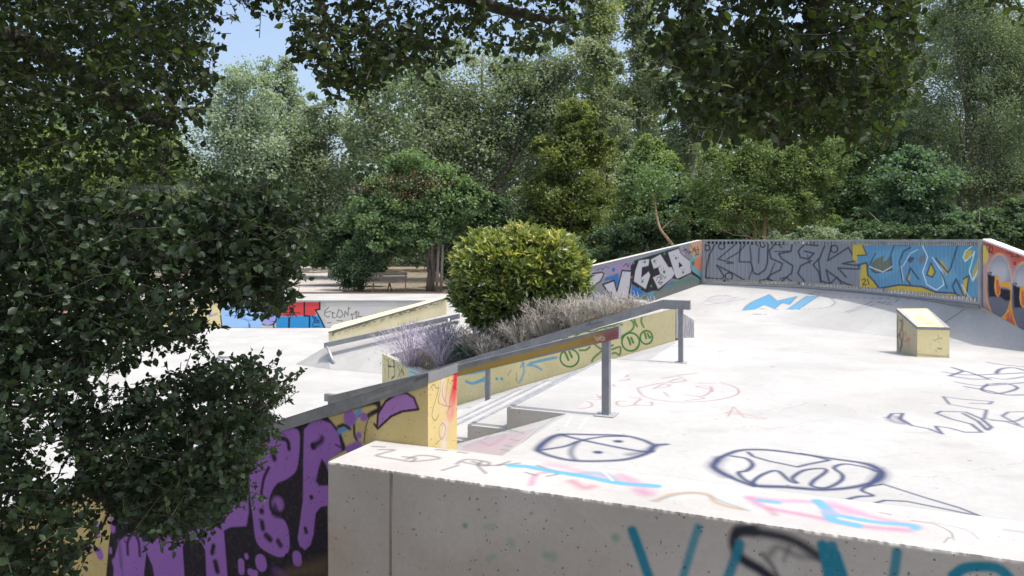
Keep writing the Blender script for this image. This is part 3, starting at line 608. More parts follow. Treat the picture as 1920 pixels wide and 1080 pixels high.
for na, nb in ((n0-.006, n0+.075), (n1-.075, n1+.006)):
    P = [EN(EH0+.003, na, HT(EH0)+.006), EN(EH0+.003, nb, HT(EH0)+.006), EN(EH1, nb, HT(EH1)+.006), EN(EH1, na, HT(EH1)+.006)]
    Q = [p-np.array([0, 0, .006]) for p in P]; b.poly(P)
    for i in range(4): b.poly([Q[i], Q[(i+1) % 4], P[(i+1) % 4], P[i]])
P = [EN(EH1, n0-.006, HT(EH1)+.006), EN(EH0+.003, n0-.006, HT(EH0)+.006), EN(EH0+.003, n0-.006, HT(EH0)-cope), EN(EH1, n0-.006, HT(EH1)-cope)]
b.grid(P[::-1], 160, 8, [L(np.array([[u, v], [u+RNG.uniform(4, 18), v-RNG.uniform(1, 5)]]), RNG.uniform(2, 5), (150, 148, 145), 4, .6) for u, v in [(RNG.uniform(620, 800), 0) for _ in range(0)]]+[L(px('690,748 720,738 735,733'), 5, (165, 160, 152), 4, .7), L(px('745,728 775,716'), 4, (150, 148, 142), 4, .6), L(px('780,712 803,703'), 4, (70, 40, 44), 4, .7), L(px('640,768 668,757'), 3, (140, 140, 138), 3, .6)])
b.poly([EN(EH0+.006, n0-.006, HT(EH0)-.075), EN(EH0+.006, n1+.006, HT(EH0)-.075), EN(EH0+.006, n1+.006, HT(EH0)+.006), EN(EH0+.006, n0-.006, HT(EH0)+.006)])
b.build('steel_edge', M_steel, gl)

# ------------------------------------------------------------------ steel rails
AXR = lambda s: [np.array([*(-D1), -s])/math.hypot(1, s)]
def beam(b, A, B, wd, ht, nseg=1, ops=()):
    A, B = np.asarray(A, float), np.asarray(B, float); d = B-A; h = np.array([d[0], d[1], 0]); h /= np.linalg.norm(h)
    sdv = np.array([h[1], -h[0], 0])*wd/2; dn = np.array([0, 0, ht])
    if sdv[1] > 0: sdv = -sdv                             # sdv points to the viewer's side
    b.grid([A+sdv-dn, B+sdv-dn, B+sdv, A+sdv], max(1, nseg), 12 if nseg > 1 else 1, ops)
    b.poly([A+sdv, B+sdv, B-sdv, A-sdv]); b.poly([A-sdv, B-sdv, B-sdv-dn, A-sdv-dn]); b.poly([A+sdv-dn, A-sdv-dn, B-sdv-dn, B+sdv-dn])
    b.poly([A+sdv, A-sdv, A-sdv-dn, A+sdv-dn]); b.poly([B+sdv, B+sdv-dn, B-sdv-dn, B-sdv])
def post(name, x, y, zt, zb, w_, par, mat=None):
    b = MB(); b.box((x, y, (zt+zb)/2), (w_, w_, zt-zb), [[D1[0], D1[1], 0], [N1[0], N1[1], 0], [0, 0, 1]]); return b.build(name, mat or M_post, par)
r2 = thing('grind_rail', 'long grey steel rail with level ends running down above the planter wall', 'handrail', 'steel rails over the steps')
P2 = np.array([2.34, 10.35]); bendx = P2-.255*D1; e_end = P2+.13*D1
up = lambda p, z: np.array([p[0], p[1], z])
lowb = bendx-5.33*D1; lowe = lowb-.42*D1; zt2 = -.835; zl2 = -2.615
b = MB(); beam(b, up(e_end, zt2), up(bendx, zt2), .09, .125); beam(b, up(bendx, zt2), up(lowb, zl2), .088, .125, 200, [L(zm('410,290 430,285 440,270 450,290 470,275 490,280 500,265 530,270 540,262', 4.153, 1000, 540), 1.8, (60, 62, 66), 1.5, .7, False)]); beam(b, up(lowb, zl2), up(lowe, zl2), .09, .125)
b.build('beam', M_steel, r2)
post('post', P2[0], P2[1], zt2-.12, PL-.05, .062, r2)
m = np.array([-.372, 11.5]); zz = zt2-(zt2-zl2)*(-(m-bendx)@D1)/5.33
post('post', m[0], m[1], zz-.12, bz(m@D1)-.06, .062, r2); post('post', *(lowb-.15*D1), zl2-.12, LO, .062, r2)
b = MB(); b.box((P2[0], P2[1], PL+.004), (.16, .16, .008), [[D1[0], D1[1], 0], [N1[0], N1[1], 0], [0, 0, 1]]); b.build('foot_plate', M_zinc, r2)
r1 = thing('grind_rail', 'shorter steel rail sprayed yellow with a red end, nearer the viewer above the steps', 'handrail', 'steel rails over the steps')
T1 = np.array([1.04, 7.2]); pe = T1-3.4*D1
b = MB(); ro = [L(px('860,702 900,690 940,680 985,668 1030,656 1075,645 1125,632'), 10, (178, 148, 50), 8, .95), L(px('930,695 960,672 1000,678'), 9, (175, 150, 60), 8, .5), L(px('1128,640 1152,628 1163,626'), 26, (150, 72, 72), 22, .8), L(px('1095,642 1130,634'), 14, (160, 110, 70), 14, .6), L(zm('480,380 500,410 520,375 510,400 540,380 555,400 530,405 500,385', 4.153, 1000, 540), 1.6, (225, 220, 215), 1.2, .8)]
beam(b, up(T1, -.826), up(pe, -.826-.281*3.4), .088, .12, 260, ro); b.build('beam', M_steel, r1)
q = np.array([.915, 7.25]); post('post', q[0], q[1], -.826-.03-.11, PL-.05, .072, r1)
q3 = T1-3.0*D1; post('post', *q3, -.826-.281*3.0-.1, -2.75, .072, r1)
b = MB(); b.box((q[0], q[1], PL+.006), (.20, .20, .008), [[D1[0], D1[1], 0], [N1[0], N1[1], 0], [0, 0, 1]]); b.build('foot_plate', M_zinc, r1)

# ------------------------------------------------------------------ planter
pl = thing('planter', 'yellow raised concrete planter with green and blue graffiti, sloping down beside the steps', 'planter')
FR, FL, BLc, BR = np.array([2.83, 12.93]), np.array([-1.79, 14.93]), np.array([-3.06, 17.6]), np.array([2.55, 14.75])
ZR, ZL = -1.182, -2.68
def z5(s): return zm(s, 4.153, 1000, 540)
GN = (66, 132, 66); BU = (98, 172, 200)
yo = [Circ(z5('282,545')[0], 17.5, 3.2, GN, 16.5), L(z5('245,500 262,532 272,560'), 4, GN, 2), L(z5('280,495 300,538'), 4, GN, 2), Circ(z5('758,420')[0], 16.5, 3.4, GN, 17), L(z5('735,385 748,412 755,438'), 4, GN, 2), L(z5('762,388 778,425'), 4, GN, 2), Circ(z5('880,385')[0], 11.5, 3.2, GN, 12.5), L(z5('868,350 878,392'), 3.6, GN, 2), L(z5('890,355 905,388 912,380'), 3.4, GN, 2)]
for s_ in ('228,398 250,388 285,395 322,402 322,380 360,352 410,336 460,345', '455,345 500,325 520,305 580,318', '520,318 560,300 600,300', '600,268 625,282 660,275 685,262', '600,290 650,300 690,285', '735,238 775,262 782,300 758,335 700,370 680,390', '788,225 792,265 808,298', '880,208 848,225 840,262 860,305', '455,572 470,545 510,510 556,470 620,445', '480,440 510,465 545,480', '360,485 410,482 440,460', '612,478 676,460 672,520 640,505 615,510', '545,500 560,470'): yo.append(L(z5(s_), 3.4, GN, 2.2, .95))
for s_, w_ in (('40,896 75,906 130,884 150,872', 5), ('10,858 80,850 150,835', 5), ('90,905 130,895 170,905', 3), ('318,735 340,790 348,840 335,880 318,905', 3), ('368,808 410,815 440,832', 4), ('380,800 440,785 520,768', 5), ('330,820 345,800', 3), ('150,790 260,760 330,735', 4), ('145,960 142,910 160,880', 4)): yo.append(L(zm(s_, 2.842, 860, 400), w_, BU, 2.5, .9))
yo += [Dot(zm('203,882', 2.842, 860, 400), 3, BU, 2), Dot(zm('230,882', 2.842, 860, 400), 3, BU, 2), L(zm('262,865 278,835', 2.842, 860, 400), 1.2, (80, 90, 70), 1, .7), L(zm('300,880 310,895 308,850', 2.842, 860, 400), 1.2, (80, 90, 70), 1, .7)]
b = MB()
zz_ = lambda p, z: np.array([p[0], p[1], z])
b.grid([zz_(FL, LO-.1), zz_(FR, PL-.6), zz_(FR, ZR), zz_(FL, ZL)], 560, 170, yo)
eo2 = [L(zm('1395,700 1400,760 1398,820', 3.6, 340, 480), 3, (60, 55, 55), 1.5), L(zm('1395,745 1440,745 1430,700 1440,800 1420,825', 3.6, 340, 480), 3, (60, 55, 55), 1.5), Dot(zm('1423,755', 3.6, 340, 480), 3.5, (235, 232, 225), 1.5), L(zm('1460,740 1475,780 1465,815 1490,760 1480,820', 3.6, 340, 480), 2, (80, 72, 66), 1.4), L(zm('1495,770 1500,810 1490,770 1505,795', 3.6, 340, 480), 2, (80, 72, 66), 1.4), L(zm('1370,760 1378,800', 3.6, 340, 480), 2, (110, 98, 80), 1.6, .7),
       Fi(zm('1530,735 1640,790 1640,900 1535,900', 3.6, 340, 480), (165, 205, 212), 3, .9), L(zm('1545,780 1600,800', 3.6, 340, 480), 2, (90, 150, 165), 2)]
b.grid([zz_(BLc, LO), zz_(FL, LO), zz_(FL, ZL), zz_(BLc, ZL)], 150, 80, eo2)
b.poly([zz_(FR, ZR), zz_(FR, PL-.3), zz_(BR, PL-.3), zz_(BR, ZR)]); b.poly([zz_(BR, ZR), zz_(BR, LO), zz_(BLc, LO), zz_(BLc, ZL)])
b.build('planter_wall', M_yellow, pl)
b = MB(); ins = .16; cen = (FR+FL+BLc+BR)/4
inn = [p+(cen-p)/np.linalg.norm(cen-p)*ins*1.6 for p in (FR, FL, BLc, BR)]; out = [FR, FL, BLc, BR]; zt = [ZR, ZL, ZL, ZR]
for i in range(4):
    j = (i+1) % 4; b.poly([zz_(out[i], zt[i]+.003), zz_(out[j], zt[j]+.003), zz_(inn[j], zt[j]+.003), zz_(inn[i], zt[i]+.003)]); b.poly([zz_(inn[i], zt[i]+.003), zz_(inn[j], zt[j]+.003), zz_(inn[j], zt[j]-.12), zz_(inn[i], zt[i]-.12)])
b.build('rim', M_walltop, pl)
b = MB(); b.poly([zz_(p, z-.07) for p, z in zip(inn, zt)]); b.build('soil', M_soil, pl)
wo_ = [L(zm(s_, 2.842, 860, 400), 1.5, (120, 124, 140), 1.2, .85) for s_ in ('1165,520 1160,600 1165,660', '1205,520 1208,590 1205,665', '1215,525 1235,560 1230,660', '1222,610 1228,580 1240,590 1240,665', '1212,600 1222,650 1234,600', '1248,590 1250,665', '1205,665 1240,668')]
b = MB(); ER = np.array([3.17, 13.0]); dq = ER-(FR+[.004, -.0])
b.grid([zz_(FR+[.006, 0], PL), zz_(ER, PL), zz_(ER, -1.40), zz_(FR+[.006, 0], -1.19)], 60, 60, wo_)
bk = np.array([0.02, .42]); b.poly([zz_(ER, PL), zz_(ER+bk, PL), zz_(ER+bk, -1.40), zz_(ER, -1.40)]); b.poly([zz_(FR+[.006, 0], -1.19), zz_(ER, -1.40), zz_(ER+bk, -1.40), zz_(FR+bk, -1.19)]); b.poly([zz_(FR+bk, -1.19), zz_(ER+bk, -1.40), zz_(ER+bk, PL), zz_(FR+bk, PL)])
b.build('end_block', M_deck, pl)

# ------------------------------------------------------------------ mural wall left of the fence
mw = thing('mural_wall', 'sloping wall with white block letters on black, left of the metal fence', 'graffiti wall', 'mural walls of the upper deck')
def zv(s): return zm(s, 7.2, 1080, 430)
WH = (214, 214, 224); K2 = (38, 38, 48); G2 = (62, 142, 84); VB = (52, 122, 200)
vo = [Fi(zv('-400,560 1800,0 1800,980 -400,1200'), (134, 138, 150), 3, .9), Fi(zv('-400,640 100,570 760,420 760,560 300,640 -400,800'), (170, 158, 192), 8, .95), Fi(zv('-400,900 700,860 1000,900 1000,1000 -400,1200'), (120, 134, 160), 12, .7), Fi(zv('700,930 1000,860 1240,720 1560,620 1700,690 1700,760 1000,960'), (104, 138, 132), 8, .9), Fi(zv('960,930 1200,820 1500,730 1690,700 1690,760 960,970'), (142, 142, 140), 10, .8), L(zv('540,520 640,480 740,470'), 14, (176, 140, 190), 10, .7), Fi(zv('750,750 860,800 935,860 760,925'), VB, 2), Fi(zv('960,900 1040,830 1060,930'), (90, 175, 215), 5, .8), Fi(zv('1220,770 1300,690 1330,720'), VB, 4, .7), Fi(zv('380,700 400,650 480,630 570,590 585,750 540,790 470,680'), VB, 2), Dot(zv('505,545'), 4, VB, 2),
      Fi(zv('735,500 790,418 1000,352 1385,228 1425,250 1450,350 1545,420 1560,560 1690,650 1690,685 1550,600 1400,680 1300,665 1120,830 1040,830 950,860 750,740'), K2, 1.5),
      Fi(zv('130,640 360,585 375,620 290,735 130,800'), WH, 1.5), L(zv('130,610 350,580 378,600 330,700 270,740'), 2.6, K2, 1.2, 1, False), Fi(zv('370,745 510,690 550,830 620,560 745,570 700,930 480,930 450,860'), WH, 1.5), L(zv('400,800 360,745 515,690 552,835 622,555 750,565'), 3.2, K2, 1.2, 1, False), L(zv('748,570 735,760 700,940'), 3.2, K2, 1.2, 1, False), L(zv('390,790 440,860 480,840 475,920'), 2.2, K2, 1.2, 1, False),
      Fi(zv('850,420 988,402 978,490 890,512 880,655 980,570 1002,620 940,805 782,700 800,560'), WH, 1.5), Fi(zv('1010,410 1140,338 1250,515 1290,510 1332,600 1292,660 1110,805 1038,650 1140,605 1110,520 1160,488 1050,532'), WH, 1.5), Fi(zv('1243,312 1385,262 1420,340 1540,430 1552,582 1372,665 1345,640 1300,490'), WH, 1.5), Fi(zv('1388,435 1442,490 1388,522'), K2, 1.2),
      Fi(zv('1600,420 1690,350 1705,560 1610,530 1580,470'), (232, 142, 116), 3), Fi(zv('1530,190 1715,135 1715,350 1600,400 1540,300'), (224, 178, 146), 3), L(zv('1710,600 1600,530 1552,470 1560,410 1660,330'), 3.5, (92, 198, 208), 2), L(zv('1560,530 1700,650'), 3, (92, 198, 208), 2), Fi(zv('1390,240 1480,210 1530,330 1430,350'), (176, 166, 186), 2, .9), Dot(zv('1580,460'), 4, (90, 130, 80), 3)]
for s_ in ('1058,430', '930,440', '1350,390', '1445,580', '895,705', '775,455', '1195,330', '1015,765', '860,800'): vo.append(Dot(zv(s_), 2.7, G2, 1.4))
vo.append(Dot(zv('1190,575'), 3.3, G2, 1.2))
for s_ in ('1082,408', '1078,460', '900,445', '1180,525', '1152,545', '1320,355', '1380,382', '1428,545', '1460,540', '878,668', '912,678'): vo.append(Dot(zv(s_), 1.0, (50, 80, 60), 1))
for s_ in ('1088,690 1100,650 1130,640 1145,665 1110,720 1170,712', '1140,620 1165,680', '1150,610 1205,665', '1120,720 1140,750 1165,715', '1455,240 1490,330', '1440,290 1500,270', '1540,210 1620,320', '1480,260 1520,330 1560,300 1500,300', '1570,320 1600,240 1630,330', '1640,230 1655,340 1600,345', '1590,280 1660,275', '290,550 330,520 360,540 400,500 440,520', '640,500 680,460 700,510 720,460', '170,720 220,700 230,760'): vo.append(L(zv(s_), 1.6, K2, 1.2, .9, False))
vo.append(Dot(zv('1208,640'), 1.2, K2, 1)); vo.append(L(zv('100,570 600,470 1390,235 1710,130'), 1.6, (120, 170, 190), 1.5, .8, False))
for _ in range(12):
    u, v = RNG.uniform(1100, 1180), RNG.uniform(510, 540); vo.append(L(np.array([[u, v], [u+RNG.uniform(-8, 8), v+RNG.uniform(-6, 6)]]), 2.4, [(120, 120, 150), (215, 210, 220), (100, 140, 190)][RNG.integers(3)], 3, .5))
C0 = np.array([4.78, 18.78]); dv = np.array([-.8486, -.529]); zt0 = 0.0; 
def mwp(t, z): return np.array([C0[0]+dv[0]*t, C0[1]+dv[1]*t, z])
def mt(t): return -.0-.170*t
def mb_(t): return max(-1.9, -1.12-.235*t)-.12
PG[0] = .42; b = MB(); T = 4.25
b.grid([mwp(T, -2.3), mwp(0, -1.35), mwp(0, mt(0)), mwp(T, mt(T))], 330, 110, vo)
th = np.array([-.529, .8486])*.18; th3 = np.array([*th, 0]); 
b.poly([mwp(T, mt(T)), mwp(0, mt(0)), mwp(0, mt(0))+th3, mwp(T, mt(T))+th3]); b.poly([mwp(0, mt(0))+th3, mwp(0, -1.9)+th3, mwp(T, -3)+th3, mwp(T, mt(T))+th3])
b.poly([mwp(T, mt(T)), mwp(T, mt(T))+th3, mwp(T, -3)+th3, mwp(T, -3)]); b.poly([mwp(0, mt(0)), mwp(0, -1.9), mwp(0, -1.9)+th3, mwp(0, mt(0))+th3][::-1])
b.poly([mwp(T, -2.3), mwp(T, -3), mwp(0, -2), mwp(0, -1.35)])
b.build('wall_body', M_mural, mw); PG[0] = .95

# ------------------------------------------------------------------ metal fence with painted panels
fe = thing('metal_fence', 'curved barred metal fence painted with grey and blue lettering behind the deck', 'fence')
FZ0, FZ1 = -1.06, -.012
fs = resample(catmull(FEN, 6), 900)
LB = (44, 45, 52)
gp = [Fi(z6('160,80 990,90 1000,180 1030,345 160,330'), (128, 131, 138), 2, 1)]
for s_, w_ in (('242,98 205,165 190,230 184,292 230,300 272,300 284,285 262,250 243,225 330,268 405,312 425,318', 3), ('345,112 300,150 250,192 335,212 300,215', 2.6), ('375,112 368,152 300,192', 2.6), ('400,110 370,150 366,206 428,208 432,190 425,120', 2.6), ('430,208 446,268 470,276 508,250 520,212 524,112', 3), ('475,130 472,212', 2.4), ('628,108 562,110 530,145 540,188 602,215 592,250 535,278 518,298 560,320', 3), ('655,112 648,150 582,162 600,190 660,228 652,268 600,312', 3), ('560,150 640,148', 2), ('795,118 722,110 688,148 700,182 745,192 775,160 722,148', 3), ('760,200 702,228 686,268 720,310 722,330', 3), ('800,190 770,222 800,262 812,318', 2.8), ('740,170 750,215', 2), ('832,120 800,200 812,310 862,328 840,250 932,318 1010,348', 3), ('870,118 850,200 900,168 962,128 1002,200 930,216 1022,228 1018,246 905,240 950,290', 3), ('170,302 290,308', 3), ('330,305 420,322 520,300', 2.6), ('520,298 600,330 720,338', 3), ('590,300 620,290 650,310', 2.2), ('860,330 900,290 925,330', 2.6), ('560,215 540,260 530,300', 2.2), ('440,240 420,300', 2.2), ('985,96 990,200', 3.2), ('600,130 580,112 545,108', 2.4), ('470,120 455,105 430,112', 2)): gp.append(L(z6(s_), w_, LB, 1.8, .9, False))
for s_, r_ in (('192,130', 5), ('270,122', 5.5), ('495,114', 4.5), ('885,136', 6.5), ('310,285', 6.5)): gp.append(Circ(z6(s_)[0], r_, 2.4, LB))
GD = (192, 168, 66); B1 = (92, 142, 174); B2 = (112, 162, 190); NV = (46, 62, 84)
gp += [Fi(z6('985,92 1062,94 1150,100 1700,104 1700,460 1400,400 1020,345 1035,222 985,195'), GD, 2), Fi(z6('1010,172 1062,168 1042,118 1150,108 1280,116 1360,104 1500,110 1640,118 1700,112 1700,300 1690,400 1600,414 1545,378 1440,372 1362,342 1240,332 1130,352 1095,300 1068,278 1062,212 1012,224'), B1, 2), Fi(z6('1100,150 1250,140 1250,240 1150,300 1080,250'), B2, 8, .5), Fi(z6('1350,250 1500,180 1560,300 1450,350 1370,320'), B2, 8, .5), Fi(z6('1560,120 1700,120 1700,260 1600,300'), (70, 150, 165), 14, .6), Fi(z6('1088,262 1155,264 1200,250 1192,168 1168,200 1150,205 1158,170 1110,192 1085,215'), (108, 104, 70), 2, .85), Fi(z6('1280,195 1300,178 1325,185 1300,215'), (60, 70, 90), 2, .9), Fi(z6('1340,190 1375,160 1382,200 1350,220'), (120, 110, 110), 3, .8), Fi(z6('1412,215 1432,262 1420,284 1394,276'), GD, 1.5), Fi(z6('1448,190 1480,210 1508,262 1518,240 1500,280 1470,240'), GD, 2, .9), Fi(z6('1590,180 1598,150 1640,140 1632,165 1600,202'), GD, 2), Fi(z6('1582,380 1590,300 1618,285 1600,400'), GD, 2), Fi(z6('1290,330 1302,285 1282,262'), GD, 2, .8), Fi(z6('1640,260 1672,180 1665,290 1640,310'), GD, 2, .8)]
for s_, w_, c_ in (('1212,118 1192,168 1200,250 1110,268 1072,232 1110,160', 2.2, NV), ('1010,172 1062,168 1040,118', 2.4, NV), ('1012,224 1062,212 1068,278 1100,310 1130,352 1240,332 1362,342 1440,372', 3.4, NV), ('1258,312 1240,205 1262,150 1300,128', 3, NV), ('1345,300 1300,240 1280,300 1300,330', 3, NV), ('1360,106 1395,180 1368,262 1390,330 1442,360 1482,332 1475,262 1420,182', 1.8, (220, 228, 232)), ('1412,212 1388,278 1420,290 1436,262 1412,212', 2.6, NV), ('1440,188 1505,265 1520,240 1560,110', 3, NV), ('1500,350 1470,262', 2.4, NV), ('1600,412 1550,300 1530,340 1545,378', 3.2, NV), ('1590,300 1620,282 1602,410', 3, NV), ('1640,118 1600,148 1588,182 1600,205 1640,165', 1.8, (220, 228, 232)), ('1650,150 1622,260 1640,310 1680,230', 2.2, (210, 222, 228)), ('1440,372 1545,378 1600,414 1690,402', 3.4, NV), ('1075,232 1150,262 1200,232', 1.6, (220, 228, 232)), ('1250,230 1262,310', 1.4, (215, 225, 230)), ('1340,140 1300,160 1260,230', 1.4, (215, 225, 230)), ('1150,108 1280,116 1360,104', 2.2, NV), ('1500,110 1640,118', 2.2, NV), ('1580,330 1620,400', 1.6, (215, 225, 230))): gp.append(L(z6(s_), w_, c_, 1.5, .9, False))
for s_ in ('1035,306 1048,298 1056,306 1040,332 1062,330', '1066,300 1074,330'): gp.append(L(z6(s_), 1.8, (50, 46, 40), 1.2, 1, False))
gp.append(Fi(z6('1660,95 1700,95 1700,150 1665,150'), (84, 156, 176), 3, .7))
def fence_nr(i):
    d = fs[min(900, i+2)]-fs[max(0, i-2)]; d /= np.linalg.norm(d); return np.array([-d[1], d[0]])   # away from the viewer
NRM = np.array([fence_nr(i) for i in range(901)])
nv = 90; zz_v = np.linspace(FZ0+.085, FZ1-.085, nv+1)
rib = ((np.arange(901) % 12) < 3)
XY = fs+NRM*.02; XY = np.where(rib[:, None], fs+NRM*.012, XY)
V = np.c_[np.tile(XY, (nv+1, 1)), np.repeat(zz_v, 901)]; Cc = np.zeros((len(V), 4))
Q = np.c_[960+V[:, 0]/V[:, 1]*F, 450-V[:, 2]/V[:, 1]*F]
PG[0] = 1.3; do_paint(Q, Cc, gp, lambda p: p, lambda p: 1.0); PG[0] = .95
rb = np.tile(((np.arange(901) % 12) == 1), nv+1); Cc[rb, :3] = Cc[rb, :3]*.7+.3*np.array([.42, .43, .44])
b = MB(); b.add(V, Cc, 900, nv); b.build('painted_panel', M_zinc, fe)
b = MB()
for i in range(1, 900, 12):
    p = fs[i]+NRM[i]*.004; t_ = np.array([NRM[i][1], -NRM[i][0]])
    b.box((p[0], p[1], FZ0+.045), (.022, .012, .09), [[*t_, 0], [*NRM[i], 0], [0, 0, 1]]); b.box((p[0], p[1], FZ1-.045), (.022, .012, .09), [[*t_, 0], [*NRM[i], 0], [0, 0, 1]])
    p = fs[i]+NRM[i]*.035; b.box((p[0], p[1], (FZ0+FZ1)/2), (.03, .012, FZ1-FZ0-.02), [[*t_, 0], [*NRM[i], 0], [0, 0, 1]])
b.build('bars', M_zinc, fe)
for z, hh in ((FZ1, .045), (FZ0, .045)):
    b = MB(); P_ = np.c_[fs[::30]+NRM[::30]*.015, np.full(31, z)]
    for i in range(30): b.box((P_[i]+P_[i+1])/2, (np.linalg.norm(P_[i+1]-P_[i])+.01, .05, hh), [(P_[i+1]-P_[i])/np.linalg.norm(P_[i+1]-P_[i]), [*NRM[i*30+15], 0], [0, 0, 1]])
    b.build('frame_rail', M_zinc, fe)
b = MB()
for i in range(0, 900, 30): 
    a_, c_ = fs[i], fs[i+30]; d = c_-a_; l_ = np.linalg.norm(d); b.box((*((a_+c_)/2), -1.118), (l_+.012, .07, .062), [[*(d/l_), 0], [*NRM[i+15], 0], [0, 0, 1]])
b.build('base_channel', M_steel, fe)
for i in (2, 300, 600, 898):
    b = MB(); p = fs[i]+NRM[i]*(.07 if 2 < i < 898 else .03); b.box((p[0], p[1], -.56), (.06, .06, 1.12), [[NRM[i][1], -NRM[i][0], 0], [*NRM[i], 0], [0, 0, 1]]); b.build('fence_post', M_zinc, fe)

# ------------------------------------------------------------------ mural wall right of the fence
rw = thing('mural_wall', 'red and orange graffiti wall with grey bubble shapes at the right edge', 'graffiti wall', 'mural walls of the upper deck')
def zr(s): return zm(s, 4.5, 1640, 440)
R1 = (196, 98, 82); OR = (232, 166, 66)
qo = [Fi('1800,400 2300,400 2300,900 1800,900', R1, 3), Fi(zr('860,60 930,80 960,160 950,350 980,560 960,700 860,700'), (176, 162, 166), 14, .85), Fi(zr('895,75 955,110 960,200 940,245 890,240'), (218, 190, 92), 4), Fi(zr('880,560 960,600 1000,680 880,640'), (150, 110, 110), 10, .6)]
for cx, cy, rx, ry in ((1050, 438, 105, 270), (1262, 530, 112, 290), (1500, 640, 118, 300)):
    t = np.linspace(0, 2*np.pi, 26)[:-1]; E = lambda k: np.c_[1640+(cx+rx*k*np.cos(t))/4.5, 440+(cy+ry*k*np.sin(t))/4.5]
    qo += [Fi(E(1.06), OR, 2), Fi(E(.98), (112, 112, 124), 2), Fi(np.c_[1640+(cx+rx*.9*np.cos(t))/4.5, 440+(cy-ry*.45+ry*.48*np.sin(t))/4.5], (192, 192, 198), 20, .9), Fi(np.c_[1640+(cx+rx*.8*np.cos(t))/4.5, 440+(cy-ry*.8+ry*.14*np.sin(t))/4.5], (150, 150, 160), 16, .7)]
    s0 = lambda s: zr(s)+np.array([(cx-1050)/4.5, (cy-438)/4.5])
    qo += [Fi(s0('950,325 990,345 1020,350 1040,480 1062,450 1190,482 1172,545 1110,560 1050,520 965,525'), (40, 44, 54), 4), Fi(s0('1015,350 1045,345 1052,400 1145,400 1148,452 1062,432 1060,500 1040,528 1018,500 1008,440'), OR, 1.6), Fi(s0('1025,380 1042,380 1062,460 1045,515 1028,500'), (206, 104, 84), 1.5), L(s0('1048,420 1110,440 1192,486 1170,560 1140,640 1085,690'), 2.4, OR, 1.2, 1, False), L(s0('960,320 985,318 975,340'), 1.6, (40, 40, 50), 1), Fi(s0('1150,650 1140,740 1060,715 1120,690'), OR, 2), Fi(s0('1140,665 1150,780 1090,740'), (200, 96, 80), 2)]
for s_ in ('905,92 925,78 945,95 950,130', '950,85 972,100 962,150', '960,120 990,100 995,130 975,150 960,135 1000,160', '1110,150 1160,165 1150,185', '1160,180 1220,190 1200,170', '1172,240 1185,235 1190,250 1178,252'): qo.append(L(zr(s_), 1.7, (48, 40, 44), 1.2, .9))
CR = np.array([7.86, 12.46]); dr = np.array([.301, -.9536]); 
def rwp(t, z): return np.array([CR[0]+dr[0]*t, CR[1]+dr[1]*t, z])
rt = lambda t: -.012-.345*t
b = MB(); T = 2.9
b.grid([rwp(0, -1.25), rwp(T, -1.9), rwp(T, rt(T)), rwp(0, rt(0))], 480, 190, qo)
th3 = np.array([.9536, .301, 0])*.17
b.poly([rwp(0, rt(0)), rwp(0, -2.0), rwp(0, -2.0)+th3, rwp(0, rt(0))+th3]); b.poly([rwp(T, rt(T)), rwp(T, rt(T))+th3, rwp(T, -2.2)+th3, rwp(T, -2.2)]); b.poly([rwp(0, rt(0))+th3, rwp(0, -2)+th3, rwp(T, -2.2)+th3, rwp(T, rt(T))+th3])
b.build('wall_body', M_mural, rw)
b = MB(); o3 = np.array([-.9536, -.301, 0])*.01; u3 = np.array([0, 0, .03]); 
P = [rwp(0, rt(0)+.002)+o3, rwp(T, rt(T)+.002)+o3, rwp(T, rt(T)+.002)+th3-o3, rwp(0, rt(0)+.002)+th3-o3]
b.poly([p+u3 for p in P]); [b.poly([P[i], P[(i+1) % 4], P[(i+1) % 4]+u3, P[i]+u3]) for i in range(4)]
M_white = simple('white_cap_paint', (.70, .70, .70), (.78, .78, .77), rough=.7, scale=8); b.build('wall_cap', M_white, rw)

# ------------------------------------------------------------------ free-standing ledge block
bx = thing('ledge_block', 'small yellow concrete block with steel-edged slanted top standing alone on the deck', 'skate block')
a0, a1, a2, a3 = np.array([5.90, 10.87]), np.array([6.31, 10.77]), np.array([6.31, 11.34]), np.array([5.82, 11.30])
zn, zf = -1.262, -1.035
def zb(s): return zm(s, 4.5, 1640, 440)
fo2 = [L(zb('535,960 560,962'), 3, (120, 100, 60), 2, .7), L(zb('530,880 560,876'), 3, (150, 125, 75), 2, .5), L(zb('500,890 515,892'), 2, (120, 100, 60), 1.5, .6), L(zb('365,1010 500,1022 630,1034'), 3, (120, 112, 95), 4, .6)]
lo2 = [Fi(zb('170,600 380,780 380,1060 160,1000'), (178, 168, 146), 4, .8)]
for s_ in ('195,690 190,800 200,960', '210,720 240,740 225,800 205,860 230,900 215,980', '235,710 225,760 240,850 220,960', '190,860 215,840 230,940'): lo2.append(L(zb(s_), 3, (108, 92, 80), 3, .8))
for s_ in ('240,880 262,820 275,900 290,870 285,945', '250,900 300,880'): lo2.append(L(zb(s_), 2.4, (196, 118, 98), 2.5, .8))
tp = [L(zb('290,632 340,634'), 4, (150, 140, 115), 3, .7), L(zb('330,680 400,670 360,700 420,712'), 5, (150, 148, 130), 5, .7), L(zb('430,745 520,750'), 4, (196, 110, 96), 4, .8), L(zb('450,720 500,728'), 3, (196, 110, 96), 4, .7), L(zb('400,690 440,700'), 3, (170, 120, 100), 3, .6), L(zb('280,660 350,655'), 4, (220, 214, 200), 5, .8), L(zb('520,765 570,770'), 3, (190, 120, 100), 3, .7)]
b = MB(); cz = .035
b.grid([up(a0, PL), up(a1, PL), up(a1, zn-cz), up(a0, zn-cz)], 60, 60, fo2); b.grid([up(a3, PL), up(a0, PL), up(a0, zn-cz), up(a3, zf-cz)], 50, 80, lo2)
